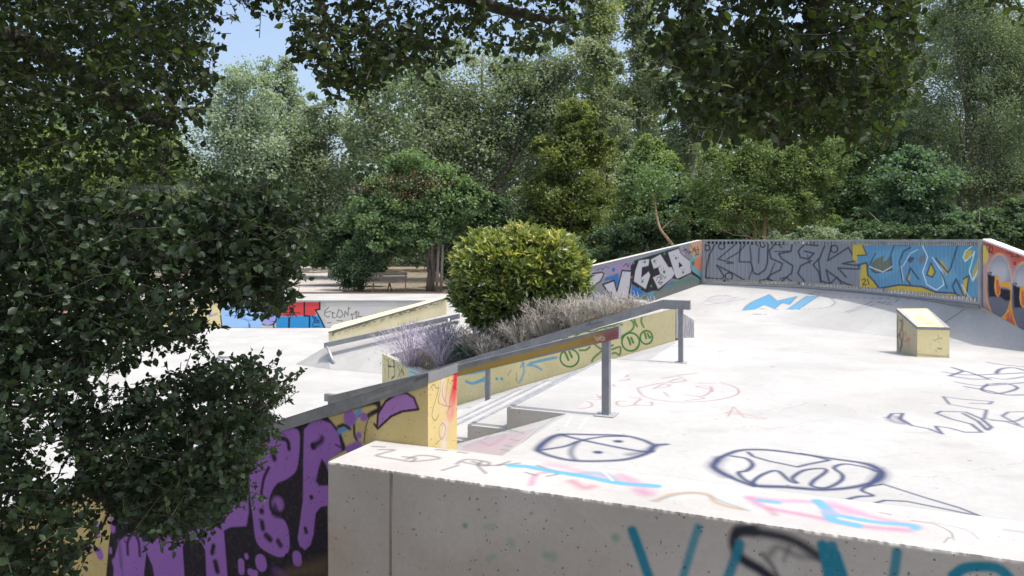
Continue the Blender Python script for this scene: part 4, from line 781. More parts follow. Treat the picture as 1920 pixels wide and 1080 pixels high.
b.poly([up(a1, PL), up(a2, PL), up(a2, zf-cz), up(a1, zn-cz)]); b.poly([up(a2, PL), up(a3, PL), up(a3, zf-cz), up(a2, zf-cz)])
ci = [p+(np.mean([a0, a1, a2, a3], 0)-p)*.17 for p in (a0, a1, a2, a3)]
b.grid([up(ci[0], zn-.003), up(ci[1], zn-.003), up(ci[2], zf-.003), up(ci[3], zf-.003)], 50, 50, tp); b.build('block_body', M_yellow, bx)
b = MB(); oo = [p+(p-np.mean([a0, a1, a2, a3], 0))*.02 for p in (a0, a1, a2, a3)]; zc = [zn, zn, zf, zf]
for i in range(4):
    j = (i+1) % 4; b.poly([up(oo[i], zc[i]), up(oo[j], zc[j]), up(ci[j], zc[j]), up(ci[i], zc[i])]); b.poly([up(oo[i], zc[i]-cz-.004), up(oo[j], zc[j]-cz-.004), up(oo[j], zc[j]), up(oo[i], zc[i])])
    b.poly([up(oo[i], zc[i]-cz-.004), up(ci[i], zc[i]-cz-.004), up(ci[j], zc[j]-cz-.004), up(oo[j], zc[j]-cz-.004)])
b.build('steel_edge', M_steel, bx)

# ------------------------------------------------------------------ far platform with its painted wall
fw = thing('platform_wall', 'low white-topped wall with blue bubble and red graffiti on the far side of the lower floor', 'graffiti wall')
def zf_(s): return zm(s, 3.6, 340, 480)
ko = [Fi(zf_('-1300,300 270,300 275,500 -1300,500'), (214, 200, 148), 4, .95), Fi(zf_('270,380 285,335 340,312 410,316 455,316 500,325 530,370 545,420 545,495 280,495'), (150, 188, 228), 1.6), Fi(zf_('530,420 555,360 595,332 640,352 655,400 640,440 595,466 545,450'), (152, 152, 212), 1.6), L(zf_('262,385 280,335 340,310 410,318 500,318'), 2.2, (60, 60, 88), 1.2), L(zf_('265,400 275,492'), 2.6, (60, 60, 88), 1.2), L(zf_('595,334 640,350 656,400 640,442 590,470 548,460'), 2.6, (50, 46, 74), 1.2), L(zf_('340,330 400,330 412,380 380,400 300,400'), 1.6, (104, 140, 196), 1.2), L(zf_('430,340 470,330 490,360 450,392 420,400 440,430 500,430 520,390'), 1.6, (104, 140, 196), 1.2), L(zf_('395,420 450,440 452,490'), 1.6, (104, 140, 196), 1.2), L(zf_('460,460 462,485'), 2.2, (70, 76, 110), 1.2),
      Fi(zf_('655,345 750,312 932,312 932,360 905,366 912,405 855,405 640,405'), (196, 66, 68), 1.5), Fi(zf_('640,408 930,402 972,492 640,492'), (46, 136, 192), 1.5), L(zf_('728,420 726,492'), 3.6, (34, 30, 44), 1.2), L(zf_('830,314 830,404 866,406 864,492'), 3, (34, 30, 44), 1.2, 1, False), L(zf_('934,312 934,360 906,364 942,430 972,494'), 3, (34, 30, 44), 1.2, 1, False), L(zf_('640,430 622,470 630,492'), 3, (50, 50, 80), 1.4), L(zf_('550,475 610,478'), 4, (196, 190, 180), 3, .9), Fi(zf_('975,312 1800,312 1800,500 975,500'), (196, 194, 188), 4, .6)]
for s_ in ('550,378 600,370 560,410 612,402', '570,360 580,420', '600,360 622,405 596,412', '570,395 620,390'): ko.append(L(zf_(s_), 1.8, (34, 34, 60), 1.2, .95, False))
for s_ in ('680,380 800,385', '690,400 760,395 780,410', '730,330 738,415', '700,370 720,410 750,360 770,400', '760,340 750,410'): ko.append(L(zf_(s_), 2, (60, 22, 34), 1.4, .8, False))
for s_ in ('885,470 905,420 880,400 905,440 930,436', '890,478 930,474', '905,415 930,450 900,450'): ko.append(L(zf_(s_), 1.8, (26, 44, 80), 1.2, .95, False))
for s_ in ('995,345 970,370 968,400 990,415 1000,405', '975,380 1010,375', '1022,380 1020,416 1040,418', '1015,385 1035,385', '1062,362 1048,408 1075,415 1092,395 1078,368 1060,362', '1100,412 1105,372 1125,402 1128,348', '1128,355 1140,352', '1150,392 1158,435', '1145,395 1172,390', '1180,372 1180,425', '1172,380 1192,378', '1200,380 1190,410 1218,408', '985,452 1010,450', '1050,436 1090,438'): ko.append(L(zf_(s_), 1.7, (40, 40, 44), 1.1, .92, False))
for s_ in ('1220,350 1240,340 1262,345 1260,360', '1230,380 1270,350 1300,352'): ko.append(L(zf_(s_), 2.4, (176, 166, 214), 3, .6))
for s_ in ('0,300 60,330 100,340 60,350', '20,330 40,370 90,350', '60,370 100,400', '170,370 200,400 240,390', '200,350 190,410', '140,380 180,370'): ko.append(L(zf_(s_), 3.2, (128, 122, 170), 3, .8))
for u in range(-160, 340, 26): ko.append(L(np.array([[u, 575+RNG.uniform(-4, 20)], [u+RNG.uniform(10, 30), 580+RNG.uniform(-4, 25)]]), RNG.uniform(3, 8), [(205, 70, 110), (150, 130, 190), (230, 200, 90), (70, 120, 170)][RNG.integers(4)], 3, .7))
PT, PB = -2.41, 32.86
b = MB(); b.grid([(-24, 29.3, LO), (-14, 29.3, LO), (-14, 29.3, PT), (-24, 29.3, PT)], 120, 20, ko); b.grid([(-14, 29.3, LO), (-2.2, 29.3, LO), (-2.2, 29.3, PT), (-14, 29.3, PT)], 760, 66, ko)
b.poly([(-34, 29.3, LO), (-24, 29.3, LO), (-24, 29.3, PT), (-34, 29.3, PT)]); b.poly([(-2.2, 29.3, LO), (3, 29.3, LO), (3, 29.3, PT), (-2.2, 29.3, PT)]); b.poly([(3, 29.3, LO), (3, PB, LO), (3, PB, PT), (3, 29.3, PT)])
b.build('wall_face', M_mural, fw)
b = MB(); b.prism([(-34, 29.27), (3.02, 29.27), (3.02, PB), (-34, PB)], PT+.05, PT+.002); b.build('wall_top', M_deck, fw)
b = MB(); b.box((-15.5, PB+.06, PT+.05), (37, .1, .12)); tag(b.build('kerb_strip', M_rust), kind='structure')

# ------------------------------------------------------------------ far funbox: bank, yellow ledge on it, rail beside it
M_deck2 = M_deck
fb = thing('ramp', 'white sloping concrete ramp rising towards the leafy round shrub', 'skate ramp')
sl_ = .262; y0 = 20.1; rx0 = -4.9
def fz(x): return min(LO+.02+max(0, (x-rx0))*sl_*1.35, -1.95)
b = MB()
T0, T1, T2 = np.array([-5.15, 20.6, -2.95]), np.array([-1.6, 20.6, -2.07]), np.array([1.6, 20.6, -1.98]); bk_ = np.array([0, 6.4, 0])
G0, G1, G2 = np.array([-4.85, 19.95, LO+.004]), np.array([-1.4, 18.4, LO+.004]), np.array([1.6, 18.4, LO+.004]); H0 = np.array([-6.0, 20.7, LO+.004])
b.poly([T0, T1, T1+bk_, T0+bk_]); b.poly([T1, T2, T2+bk_, T1+bk_]); b.poly([G0, G1, T1]); b.poly([G0, T1, T0]); b.poly([G1, G2, T2, T1]); b.poly([H0, G0, T0]); b.poly([H0, T0, T0+bk_, H0+bk_])
b.poly([T1+bk_, T2+bk_, (1.6, 27, LO), (-1.6, 27, LO)][::-1]); b.poly([T0+bk_, T1+bk_, (-1.6, 27, LO), (-6, 27.1, LO)][::-1]); b.poly([T2, G2, (1.6, 27, LO), T2+bk_])
b.build('ramp_body', M_deck, fb)
yl = thing('sloping_ledge', 'far yellow sloping ledge with a scratched dark edge behind the lavender', 'skate ledge')
b = MB()
A0, A1 = np.array([-5.28, 21.5, -2.66]), np.array([-1.89, 21.5, -1.67]); B0, B1 = np.array([-5.6, 23.3, -2.66]), np.array([-1.97, 22.5, -1.67])
yo3 = [L(zf_('1020,520 1300,430 1560,355 1780,285'), 2.2, (98, 92, 78), 1.2, .9)]
for k in range(70):
    t_ = RNG.random(); u = 620+t_*215; v = 623-t_*64; yo3.append(L(np.array([[u, v+RNG.uniform(1, 8)], [u+RNG.uniform(2, 9), v+RNG.uniform(0, 6)]]), RNG.uniform(.8, 1.8), (96, 90, 66), 1.2, .65))
b.grid([(A0[0], A0[1], -2.93), (A1[0], A1[1], -2.15), A1, A0], 260, 30, yo3); b.poly([A0, A1, B1, B0]); b.poly([(A0[0], A0[1], -3.3), (A1[0], A1[1], -2.8), (A1[0], A1[1], -2.15), (A0[0], A0[1], -2.93)])
b.poly([A1, (A1[0], A1[1], -2.8), (B1[0], B1[1], -2.8), B1]); b.poly([A0, B0, (B0[0], B0[1], -3.4), (A0[0], A0[1], -3.4)]); b.poly([B0, B1, (B1[0], B1[1], -2.8), (B0[0], B0[1], -3.3)])
M_yel2 = concrete('pale_yellow_concrete', (.62, .55, .33), (.70, .64, .42), stain=(.50, .45, .32), pits=.2, bump=.15); b.build('ledge_body', M_yel2, yl)
b = MB(); 
b.tube([A0+[0, -.01, 0], A1+[0, -.01, 0]], .022, 5); b.build('worn_edge', M_steel, yl)
fr = thing('grind_rail', 'far grey steel rail rising along the white ramp in front of the yellow ledge', 'handrail')
b = MB(); beam(b, (-1.42, 20.3, -2.0), (-5.10, 20.3, -2.80), .1, .13); b.build('beam', M_steel, fr)
b = MB(); beam(b, (-4.72, 20.05, LO), (-4.98, 20.05, -2.9), .05, .01); b = MB(); b.tube([(-4.72, 20.05, LO), (-5.03, 20.28, -2.90)], .05, 4); b.build('post', M_zinc, fr)
b = MB(); b.tube([(-1.7, 20.0, -2.4), (-1.7, 20.0, -2.1)], .045, 4); b.build('post', M_zinc, fr)
lr = thing('low_rail', 'tiny low grey flat bar on the white lower floor near the oak leaves', 'flat bar')
b = MB(); b.box((-8.2, 21.4, LO+.09), (.5, .1, .06)); b.build('beam', M_zinc, lr)
for x in (-8.4, -8.0): b = MB(); b.box((x, 21.4, LO+.03), (.05, .08, .06)); b.build('leg', M_zinc, lr)

# ------------------------------------------------------------------ park bench
bn = thing('park_bench', 'brown slatted wooden bench standing empty under the trees beyond the platform', 'bench')
bc = np.array([-5.56, 33.9]); gz = -2.36; ang = math.radians(8); ux = np.array([math.cos(ang), math.sin(ang), 0]); uy = np.array([-math.sin(ang), math.cos(ang), 0]); ax3 = [ux, uy, [0, 0, 1]]
bp_ = lambda a_, b_, c_: np.array([bc[0], bc[1], gz])+ux*a_+uy*b_+np.array([0, 0, c_])
b = MB(); [b.box(bp_(-.12, -.42+k*.13, .45), (1.6, .11, .04), ax3) for k in range(3)]; b.build('seat', M_wood, bn)
b = MB(); [b.box(bp_(0, .08+.02*k, .64+k*.17), (1.6, .035, .13), ax3) for k in range(2)]; b.build('backrest', M_wood, bn)
for sx in (-.72, .72):
    b = MB(); b.box(bp_(sx, .10, .42), (.05, .05, .84), ax3); b.box(bp_(sx, -.40, .22), (.05, .05, .44), ax3); b.box(bp_(sx, -.15, .41), (.05, .5, .04), ax3); b.build('leg', M_rust, bn)
b = MB(); b.tube([bp_(-.1, -.2, 0), bp_(0, -.1, .42)], .03, 4); b.tube([bp_(.12, -.2, 0), bp_(0, -.1, .42)], .03, 4); b.build('brace', M_rust, bn)
for k, (u, lb) in enumerate(((826, 'thin bare wooden stake, right of the pair beside the multi-stemmed tree'), (818, 'thin bare wooden stake, left of the pair beside the multi-stemmed tree'))):
    x = (u-960)*34/F; b = MB(); b.tube([(x, 34, -2.45), (x+.05, 34.02, -1.6), (x+.10, 34.0, -.2)], [.07, .065, .055], 8); tag(b.build('wooden_stake', M_wood), lb, 'stake', 'wooden stakes by the bench')

# ------------------------------------------------------------------ foreground evergreen oaks
L_oak = leafmat('oak_leaf', (.018, .028, .010), (.040, .062, .020), (.11, .15, .040), trans=.46, gloss=.025, rough=.5)
L_oak2 = leafmat('oak_leaf_low', (.016, .030, .014), (.036, .064, .026), (.080, .125, .045), trans=.35, gloss=.03, rough=.5)
def in_poly(p, P):
    ins = np.zeros(len(p), bool)
    for i in range(len(P)):
        A, B = P[i], P[(i+1) % len(P)]
        if A[1] != B[1]: ins ^= ((A[1] > p[:, 1]) != (B[1] > p[:, 1])) & (p[:, 0] < (B[0]-A[0])*(p[:, 1]-A[1])/(B[1]-A[1])+A[0])
    return ins
def oak(name, label, base, masses, limbs, mat, ysun=0):
    t = thing(name, label, 'tree', loc=base); o0 = np.array(base)
    PP, YY, SZ, TN = [], [], [], []; tb = MB()
    for poly, ya, yb, ntw, ls in masses:
        P = px(poly); lo, hi = P.min(0), P.max(0); q = RNG.uniform(lo, hi, (ntw*18, 2)); q = q[in_poly(q, P)][:int(ntw*1.6)]
        yy = RNG.uniform(ya, yb, len(q)); S0 = np.c_[(q[:, 0]-960)*yy/F, yy, -(q[:, 1]-450)*yy/F]
        for s in S0:
            d = RNG.normal(size=3); d[2] = d[2]*.7+.05; d /= np.linalg.norm(d); ln = RNG.uniform(.09, .2)*ls/.036
            k = RNG.integers(8, 14); d2 = d+RNG.normal(0, .4, 3); A = s-d*ln*.5; M = s+RNG.normal(0, .1, 3)*ln; B = s+d2/np.linalg.norm(d2)*ln*.5
            tb.tube([A-o0, M-o0, B-o0], [.0017, .0013, .0008], 3, False)
            tt = np.linspace(.1, 1, k)[:, None]; c = A*(1-tt)**2+2*M*tt*(1-tt)+B*tt**2
            ax = (B-A)/np.linalg.norm(B-A); ld = RNG.normal(size=(k, 3)); ld -= (ld@ax)[:, None]*ax*.4; ld /= np.linalg.norm(ld, axis=1)[:, None]; ld = ld+ax*.5; ld[:, 2] -= .15
            PP.append(c); YY.append(ld); SZ.append(ls*.76*RNG.uniform(.5, 1.2, k)); TN.append(np.clip(RNG.normal(.45, .12)+RNG.normal(0, .18, k), 0, 1))
    P = np.vstack(PP); Y = np.vstack(YY)
    link('foliage', leaf_mesh('foliage', P-o0, Y, np.concatenate(SZ), np.concatenate(TN), .92, True, 1.5), mat, t)
    tb.build('twigs', M_twig, t, True)
    lb = MB()
    for pts, r0, r1 in limbs:
        pts = np.array(pts, float); c = catmull(pts, 6); c[1:-1] += RNG.normal(0, .008, (len(c)-2, 3)); lb.tube(c-o0, np.linspace(r0, r1, len(c)), 8)
    # side branches into the foliage
    L0 = [catmull(np.array(p, float), 6) for p, _, _ in limbs if len(p) > 2]
    for j in RNG.choice(len(P), 260, replace=False):
        c = L0[RNG.integers(len(L0))]; c = c[:int(len(c)*.75)]; i = np.argmin(np.linalg.norm(c-P[j], axis=1))
        if np.linalg.norm(c[i]-P[j]) < .3: lb.tube(bend(c[i], P[j], RNG.uniform(-.1, .1), 6, .05)-o0, np.linspace(.0055, .0018, 6), 5)
    lb.build('trunk', M_twig, t, True)
    return t
wp = lambda u, v, y: tuple(pxw(u, v, y))
oak('evergreen_oak', 'dark evergreen oak whose leafy boughs hang over the top of the view', (-2.9, .9, -1.95),  # masses reach above the view: unseen canopy added to shade lower leaves
    [('-350,-420 430,-420 405,60 398,130 400,200 345,235 352,290 290,335 190,335 90,300 -350,320', 2.4, 3.7, 1750, .040),
     ('-350,-300 400,-300 380,180 -350,220', 3.7, 4.4, 1000, .055),
     ('430,-620 1110,-620 1092,40 1045,92 965,100 880,88 830,130 760,140 705,178 640,186 590,150 555,95 545,40 500,22 430,10', 2.5, 3.4, 1000, .040),
     ('560,40 830,60 700,176 620,176 575,120', 2.5, 2.9, 60, .040),
     ('1195,-620 1760,-620 1735,60 1722,120 1690,170 1675,225 1600,262 1520,268 1440,250 1300,248 1255,190 1222,100', 2.0, 2.9, 900, .043),
     ('1240,20 1700,20 1660,240 1600,262 1440,250 1300,240', 2.0, 2.5, 90, .043),
     ('1110,-620 1200,-620 1200,-60 1110,-60', 2.3, 3.2, 90, .04), ('1760,-620 2300,-620 2300,60 2000,50 1905,36 1860,5 1760,-80', 2.2, 3.2, 330, .04)],
    [([(-2.9, .9, -2.1), (-2.85, .95, -.8), (-2.6, 1.2, .3), (-2.2, 1.7, 1.0)], .17, .10),
     ([(-2.6, 1.2, .3), wp(-60, 60, 3.0), wp(120, 120, 3.1), wp(250, 210, 3.1), wp(330, 240, 3.0)], .06, .012),
     ([(-2.2, 1.7, 1.0), wp(300, -200, 3.0), wp(560, -120, 3.0), wp(760, -40, 2.9), wp(960, 20, 2.9), wp(1060, 40, 2.8)], .07, .010),
     ([wp(560, -120, 3.0), wp(600, 0, 2.9), wp(640, 90, 2.8), wp(655, 160, 2.7)], .02, .006),
     ([(-2.2, 1.7, 1.0), (-.6, 1.9, 1.7), (.6, 2.1, 1.75), wp(1500, -420, 2.4), wp(1540, -150, 2.4), wp(1535, 10, 2.4), wp(1528, 75, 2.4)], .09, .024),
     ([wp(1528, 70, 2.4), wp(1500, 110, 2.4), wp(1420, 140, 2.3), wp(1330, 190, 2.3), wp(1290, 225, 2.3)], .018, .004),
     ([wp(1528, 70, 2.4), wp(1526, 120, 2.4), wp(1560, 160, 2.35), wp(1620, 200, 2.4), wp(1640, 240, 2.4)], .017, .004),
     ([wp(1530, 40, 2.4), wp(1580, 50, 2.4), wp(1650, 45, 2.4), wp(1700, 80, 2.4)], .010, .003),
     ([wp(1526, 115, 2.4), wp(1500, 160, 2.35), wp(1480, 200, 2.3), wp(1420, 250, 2.3)], .012, .003),
     ([wp(1535, 10, 2.4), wp(1600, -80, 2.5), wp(1800, -60, 2.6), wp(1960, 10, 2.6)], .02, .005)], L_oak)
oak('low_evergreen_oak', 'bushy low evergreen oak crowding the left edge in front of the purple letters', (-2.7, 2.2, -2.5),
    [('-350,345 60,335 200,372 300,385 390,345 480,345 545,375 580,420 575,455 545,500 540,560 500,588 440,560 400,560 380,600 384,640 350,655 290,640 250,690 180,700 -350,720', 2.3, 3.3, 1350, .042),
     ('395,350 480,345 545,375 585,430 545,500 520,560 440,560 380,480', 2.35, 2.9, 260, .036),
     ('120,770 230,745 330,700 430,682 505,690 520,735 505,790 485,850 440,925 400,985 340,1010 280,1000 210,955 140,900', 2.3, 3.0, 640, .034),
     ('-350,700 150,690 170,740 120,800 60,850 130,930 175,1000 150,1095 -350,1200', 2.2, 3.0, 620, .042), ('-300,400 200,420 250,700 -300,700', 3.3, 3.8, 300, .045),
     ('520,738 560,700 566,706 528,760', 2.5, 2.6, 5, .022), ('440,915 505,935 500,945 430,940', 2.5, 2.6, 6, .022), ('580,400 608,392 612,400 585,425', 2.5, 2.6, 5, .025)],
    [([(-2.7, 2.2, -2.7), (-2.5, 2.35, -1.5), (-2.2, 2.5, -.7), (-1.9, 2.6, -.2)], .10, .04),
     ([(-2.2, 2.5, -.7), wp(120, 520, 2.7), wp(330, 482, 2.6), wp(430, 492, 2.6), wp(520, 450, 2.6), wp(575, 425, 2.6)], .022, .004),
     ([(-2.5, 2.35, -1.5), wp(60, 760, 2.6), wp(170, 925, 2.55), wp(250, 880, 2.6), wp(380, 820, 2.6), wp(500, 755, 2.55), wp(556, 700, 2.5)], .024, .003),
     ([wp(170, 925, 2.55), wp(230, 960, 2.5), wp(300, 990, 2.5), wp(340, 1000, 2.5)], .008, .003), ([wp(-60, 950, 2.6), wp(20, 970, 2.6), wp(60, 1000, 2.5), wp(90, 1060, 2.5)], .012, .005),
     ([(-2.2, 2.5, -.7), wp(20, 620, 2.7), wp(180, 600, 2.7), wp(330, 620, 2.7), wp(380, 600, 2.6)], .016, .003)], L_oak2)
# cobweb strung between the two crowns
m, nt = new_mat('cobweb_silk'); d_ = N(nt, 'ShaderNodeBsdfDiffuse'); d_.inputs[0].default_value = (.62, .64, .60, 1); tr = N(nt, 'ShaderNodeBsdfTransparent'); mx = N(nt, 'ShaderNodeMixShader'); mx.inputs[0].default_value = .35
nt.links.new(tr.outputs[0], mx.inputs[1]); nt.links.new(d_.outputs[0], mx.inputs[2]); oo_ = N(nt, 'ShaderNodeOutputMaterial'); nt.links.new(mx.outputs[0], oo_.inputs[0])
b = MB()
for k in range(46):
    v0 = RNG.normal(352, 5); u0, u1 = RNG.uniform(175, 300), RNG.uniform(320, 405); y_ = RNG.uniform(2.7, 2.95)
    b.tube(bend(pxw(u0, v0+RNG.normal(0, 3), y_), pxw(u1, v0+RNG.normal(-4, 5), y_), -.03, 8, .006), .0005, 3, False)
tag(b.build('cobweb', m), 'wispy pale cobweb stretched between the upper and lower oak leaves', 'cobweb')

# ------------------------------------------------------------------ background trees
Lm = dict(
 pop=leafmat('poplar_leaf', (0.111, 0.145, 0.095), (0.220, 0.265, 0.170), (0.412, 0.400, 0.404), trans=.42, gloss=.03, rough=.6),
 popfar=leafmat('white_poplar_leaf', (0.168, 0.218, 0.170), (0.291, 0.356, 0.278), (0.319, 0.336, 0.371), trans=.42, gloss=.03, rough=.6),  # pale poplar leaf, lightened further and blued to stand in for haze
 dark=leafmat('dark_leaf', (0.043, 0.077, 0.041), (0.080, 0.127, 0.065), (0.141, 0.193, 0.095), trans=.42, gloss=.03, rough=.6),
 mid=leafmat('mid_leaf', (0.074, 0.120, 0.057), (0.134, 0.207, 0.089), (0.235, 0.310, 0.142), trans=.42, gloss=.03, rough=.6),
 olive=leafmat('olive_leaf', (0.077, 0.104, 0.029), (0.162, 0.194, 0.051), (0.299, 0.303, 0.089), trans=.42, gloss=.03, rough=.6),
 yel=leafmat('yellow_green_leaf', (0.098, 0.141, 0.053), (0.200, 0.261, 0.094), (0.328, 0.345, 0.141), trans=.42, gloss=.03, rough=.6),
 grey=leafmat('grey_green_leaf', (0.089, 0.122, 0.086), (0.164, 0.210, 0.136), (0.279, 0.316, 0.216), trans=.42, gloss=.03, rough=.6),
 bluish=leafmat('bluish_leaf', (0.060, 0.111, 0.067), (0.117, 0.188, 0.111), (0.204, 0.281, 0.166), trans=.42, gloss=.03, rough=.6),
 lom=leafmat('lombardy_leaf', (0.133, 0.173, 0.088), (0.280, 0.326, 0.166), (0.412, 0.400, 0.317), trans=.42, gloss=.03, rough=.6))
G = 'trees behind the skatepark'
tree('white_poplar', 'pale silvery poplar with white stems, tallest of the far left trees against the sky', 'tree', [(445, 165, 62, 70), (452, 255, 95, 85), (440, 330, 120, 60)], 45, (466, -2.3), Lm['popfar'], M_pale, 15000, .17, 130, .09, .42, 4, G, limbs=64, shell=.4, sub=0)
tree('white_poplar', 'slender grey green poplar top just right of the far left white one', 'tree', [(515, 150, 45, 55), (530, 225, 62, 75), (540, 310, 70, 80)], 60, (535, -2.3), Lm['popfar'], M_pale, 14000, .24, 120, .09, .25, 1, G, limbs=30, shell=.4, tonebias=-.06, sub=0)
tree('poplar_tree', 'grey green poplar with airy branches left of the big central crown', 'tree', [(620, 240, 75, 60), (590, 320, 95, 75), (620, 400, 110, 70), (560, 290, 50, 40)], 46, (620, -2.3), Lm['pop'], M_pale, 15000, .19, 130, .09, .2, 1, G, limbs=34, tonebias=-.08)
tree('poplar_tree', 'big round silver green poplar filling the centre behind the shrub', 'tree', [(880, 190, 170, 130), (800, 270, 150, 120), (940, 260, 140, 130), (760, 190, 100, 80), (1000, 170, 90, 110), (1050, 130, 90, 110), (1160, 190, 70, 110), (1240, 160, 60, 120), (850, 360, 170, 80)], 44, (890, -2.3), Lm['pop'], M_bark, 54000, .17, 330, .075, .35, 2, G, limbs=60, tonebias=-.02)
tree('lombardy_poplar', 'tall narrow pale poplar, left one of the columnar pair rising out of view', 'tree', [(1118, 60, 44, 150), (1125, 200, 48, 130), (1128, 330, 40, 90), (1112, -120, 34, 110)], 50, (1126, -2.3), Lm['lom'], M_pale, 24000, .18, 190, .13, .26, 1, G, limbs=44, upward=.7, sub=0)
tree('lombardy_poplar', 'narrow greyer poplar, right one of the columnar pair', 'tree', [(1200, 40, 36, 140), (1208, 180, 42, 120), (1215, 310, 40, 90), (1195, -110, 30, 90)], 52, (1210, -2.3), Lm['pop'], M_pale, 19000, .18, 160, .13, .26, 1, G, limbs=40, upward=.7, sub=0)
tree('lombardy_poplar', 'faint columnar poplar glimpsed behind the hanging oak bough', 'tree', [(1300, 60, 40, 150), (1305, 240, 44, 120)], 58, (1303, -2.3), Lm['pop'], M_pale, 12000, .2, 110, .13, .25, 1, G, limbs=26, upward=.6, tonebias=-.1, sub=0)
tree('ash_tree', 'leafy deep green multi-stemmed tree with a few rusty leaves right of the bench', 'tree', [(790, 330, 85, 60), (730, 385, 75, 55), (840, 385, 80, 60), (780, 440, 110, 45), (700, 430, 60, 40)], 34.5, (808, -2.4), Lm['mid'], M_bark, 26000, .15, 200, .075, .22, 4, G, limbs=40, tonebias=-.02)
tree('conical_tree', 'dark olive conical tree just above and right of the round shrub', 'tree', [(1080, 225, 42, 50), (1070, 290, 75, 60), (1065, 360, 95, 60), (1060, 425, 105, 50)], 36, (1068, -2.4), Lm['olive'], M_bark, 26000, .14, 200, .075, .2, 1, G, limbs=30, tonebias=-.12)
tree('young_acacia', 'light yellow green tree between the dark conical one and the fence corner', 'tree', [(1205, 300, 62, 52), (1215, 280, 35, 35), (1230, 370, 60, 60), (1190, 400, 60, 55)], 31, (1215, -2.3), Lm['yel'], M_bark, 17000, .12, 150, .08, .14, 1, G, limbs=28, tonebias=-.1)
tree('acacia_tree', 'feathery green tree with a bare tan trunk above the grey fence letters', 'tree', [(1420, 300, 95, 55), (1360, 330, 85, 60), (1490, 325, 90, 60), (1430, 382, 120, 50), (1545, 300, 70, 55), (1330, 400, 70, 40), (1510, 405, 80, 38)], 27, (1425, -1.9), Lm['yel'], M_tan, 30000, .11, 220, .08, .12, 1, G, limbs=20, tonebias=-.2, width=.6)
tree('bushy_tree', 'mid green bushy tree between the feathery one and the tall right crown', 'tree', [(1600, 300, 75, 60), (1580, 370, 85, 60), (1640, 400, 80, 50)], 31, (1600, -1.9), Lm['mid'], M_bark, 18000, .13, 150, .08, .16, 1, G, limbs=26, tonebias=-.12)
tree('willow_tree', 'tall grey green tree with fine drooping leaves, filling the right edge', 'tree', [(1840, 90, 130, 120), (1770, 200, 120, 110), (1880, 240, 130, 120), (1800, 330, 140, 95), (1900, 60, 120, 130), (1790, 20, 90, 110), (1930, 380, 130, 80), (1830, -80, 120, 90)], 30, (1810, -1.9), Lm['grey'], M_bark, 80000, .10, 420, .08, .26, 2, G, limbs=50, width=.55, droop=.5)
tree('broad_tree', 'dark bluish green tree low on the right, above the blue fence letters', 'tree', [(1720, 350, 85, 70), (1690, 410, 80, 45), (1780, 420, 80, 35)], 27, (1730, -1.9), Lm['bluish'], M_bark, 18000, .12, 150, .08, .16, 2, G, limbs=30)
tree('broad_tree', 'pale hazy crown behind the tall drooping one at the right edge', 'tree', [(1720, 120, 100, 120), (1850, 60, 140, 140), (1950, 200, 120, 150), (1780, 280, 130, 90)], 50, (1840, -2.2), Lm['grey'], M_bark, 26000, .2, 190, .09, .3, 1, G, limbs=30)
tree('broad_tree', 'deep green tree behind the overhanging bough, under the gap of sky at right', 'tree', [(1560, 190, 110, 90), (1650, 130, 90, 110), (1480, 220, 90, 60), (1400, 150, 90, 120)], 42, (1560, -2.2), Lm['grey'], M_bark, 26000, .18, 190, .08, .25, 1, G, limbs=34, tonebias=-.1)
tree('broad_tree', 'pale green tree glimpsed through the oak leaves at far left', 'tree', [(300, 300, 110, 80), (180, 330, 120, 70), (60, 320, 130, 80), (360, 370, 90, 50)], 44, (250, -2.3), Lm['yel'], M_bark, 22000, .19, 150, .09, .25, 2, G, limbs=30, tonebias=-.12)
tree('broad_tree', 'dull green tree over the footpath, below the pale far left poplar', 'tree', [(440, 410, 90, 50), (520, 400, 80, 50), (370, 430, 80, 40), (600, 450, 80, 36)], 54, (480, -2.2), Lm['mid'], M_bark, 18000, .2, 130, .09, .22, 2, G, limbs=30, tonebias=-.15)
tree('understory_tree', 'dark shady tree behind the bench and left of the multi-stemmed one', 'tree', [(660, 420, 70, 45), (640, 470, 60, 40), (700, 480, 60, 35)], 38, (670, -2.4), Lm['dark'], M_bark, 15000, .16, 110, .09, .16, 3, G, limbs=24)
tree('understory_tree', 'very dark foliage behind the round shrub and below the silver poplar', 'tree', [(920, 420, 75, 60), (980, 440, 90, 60), (1080, 460, 90, 45), (880, 490, 70, 50)], 37, (930, -2.4), Lm['dark'], M_bark, 24000, .16, 170, .09, .2, 3, G, limbs=34, tonebias=-.1)
tree('understory_tree', 'dark tree behind the sloping mural wall with white letters', 'tree', [(1180, 440, 70, 36), (1250, 430, 70, 40), (1130, 480, 70, 30)], 29, (1190, -1.9), Lm['dark'], M_bark, 14000, .12, 110, .09, .12, 2, G, limbs=22)
tree('understory_tree', 'dark green thicket behind the middle of the grey fence letters', 'tree', [(1330, 420, 80, 40), (1500, 425, 90, 30), (1420, 440, 80, 24), (1300, 380, 50, 40)], 30, (1360, -1.9), Lm['bluish'], M_bark, 20000, .13, 150, .09, .12, 2, G, limbs=22, tonebias=-.15)
tree('understory_tree', 'dark thicket above the blue fence letters and the red wall', 'tree', [(1640, 435, 90, 24), (1780, 440, 90, 24), (1900, 430, 90, 50)], 24, (1800, -1.8), Lm['dark'], M_bark, 18000, .11, 140, .09, .1, 2, G, limbs=22)
tree('leafy_shrub', 'dark rounded shrub standing left of the bench beside the path', 'shrub', [(662, 512, 34, 34), (690, 490, 34, 30), (660, 480, 30, 30)], 34.2, (672, -2.4), Lm['dark'], M_bark, 8000, .10, 80, .12, .06, 4, None, limbs=24, tonebias=.05)
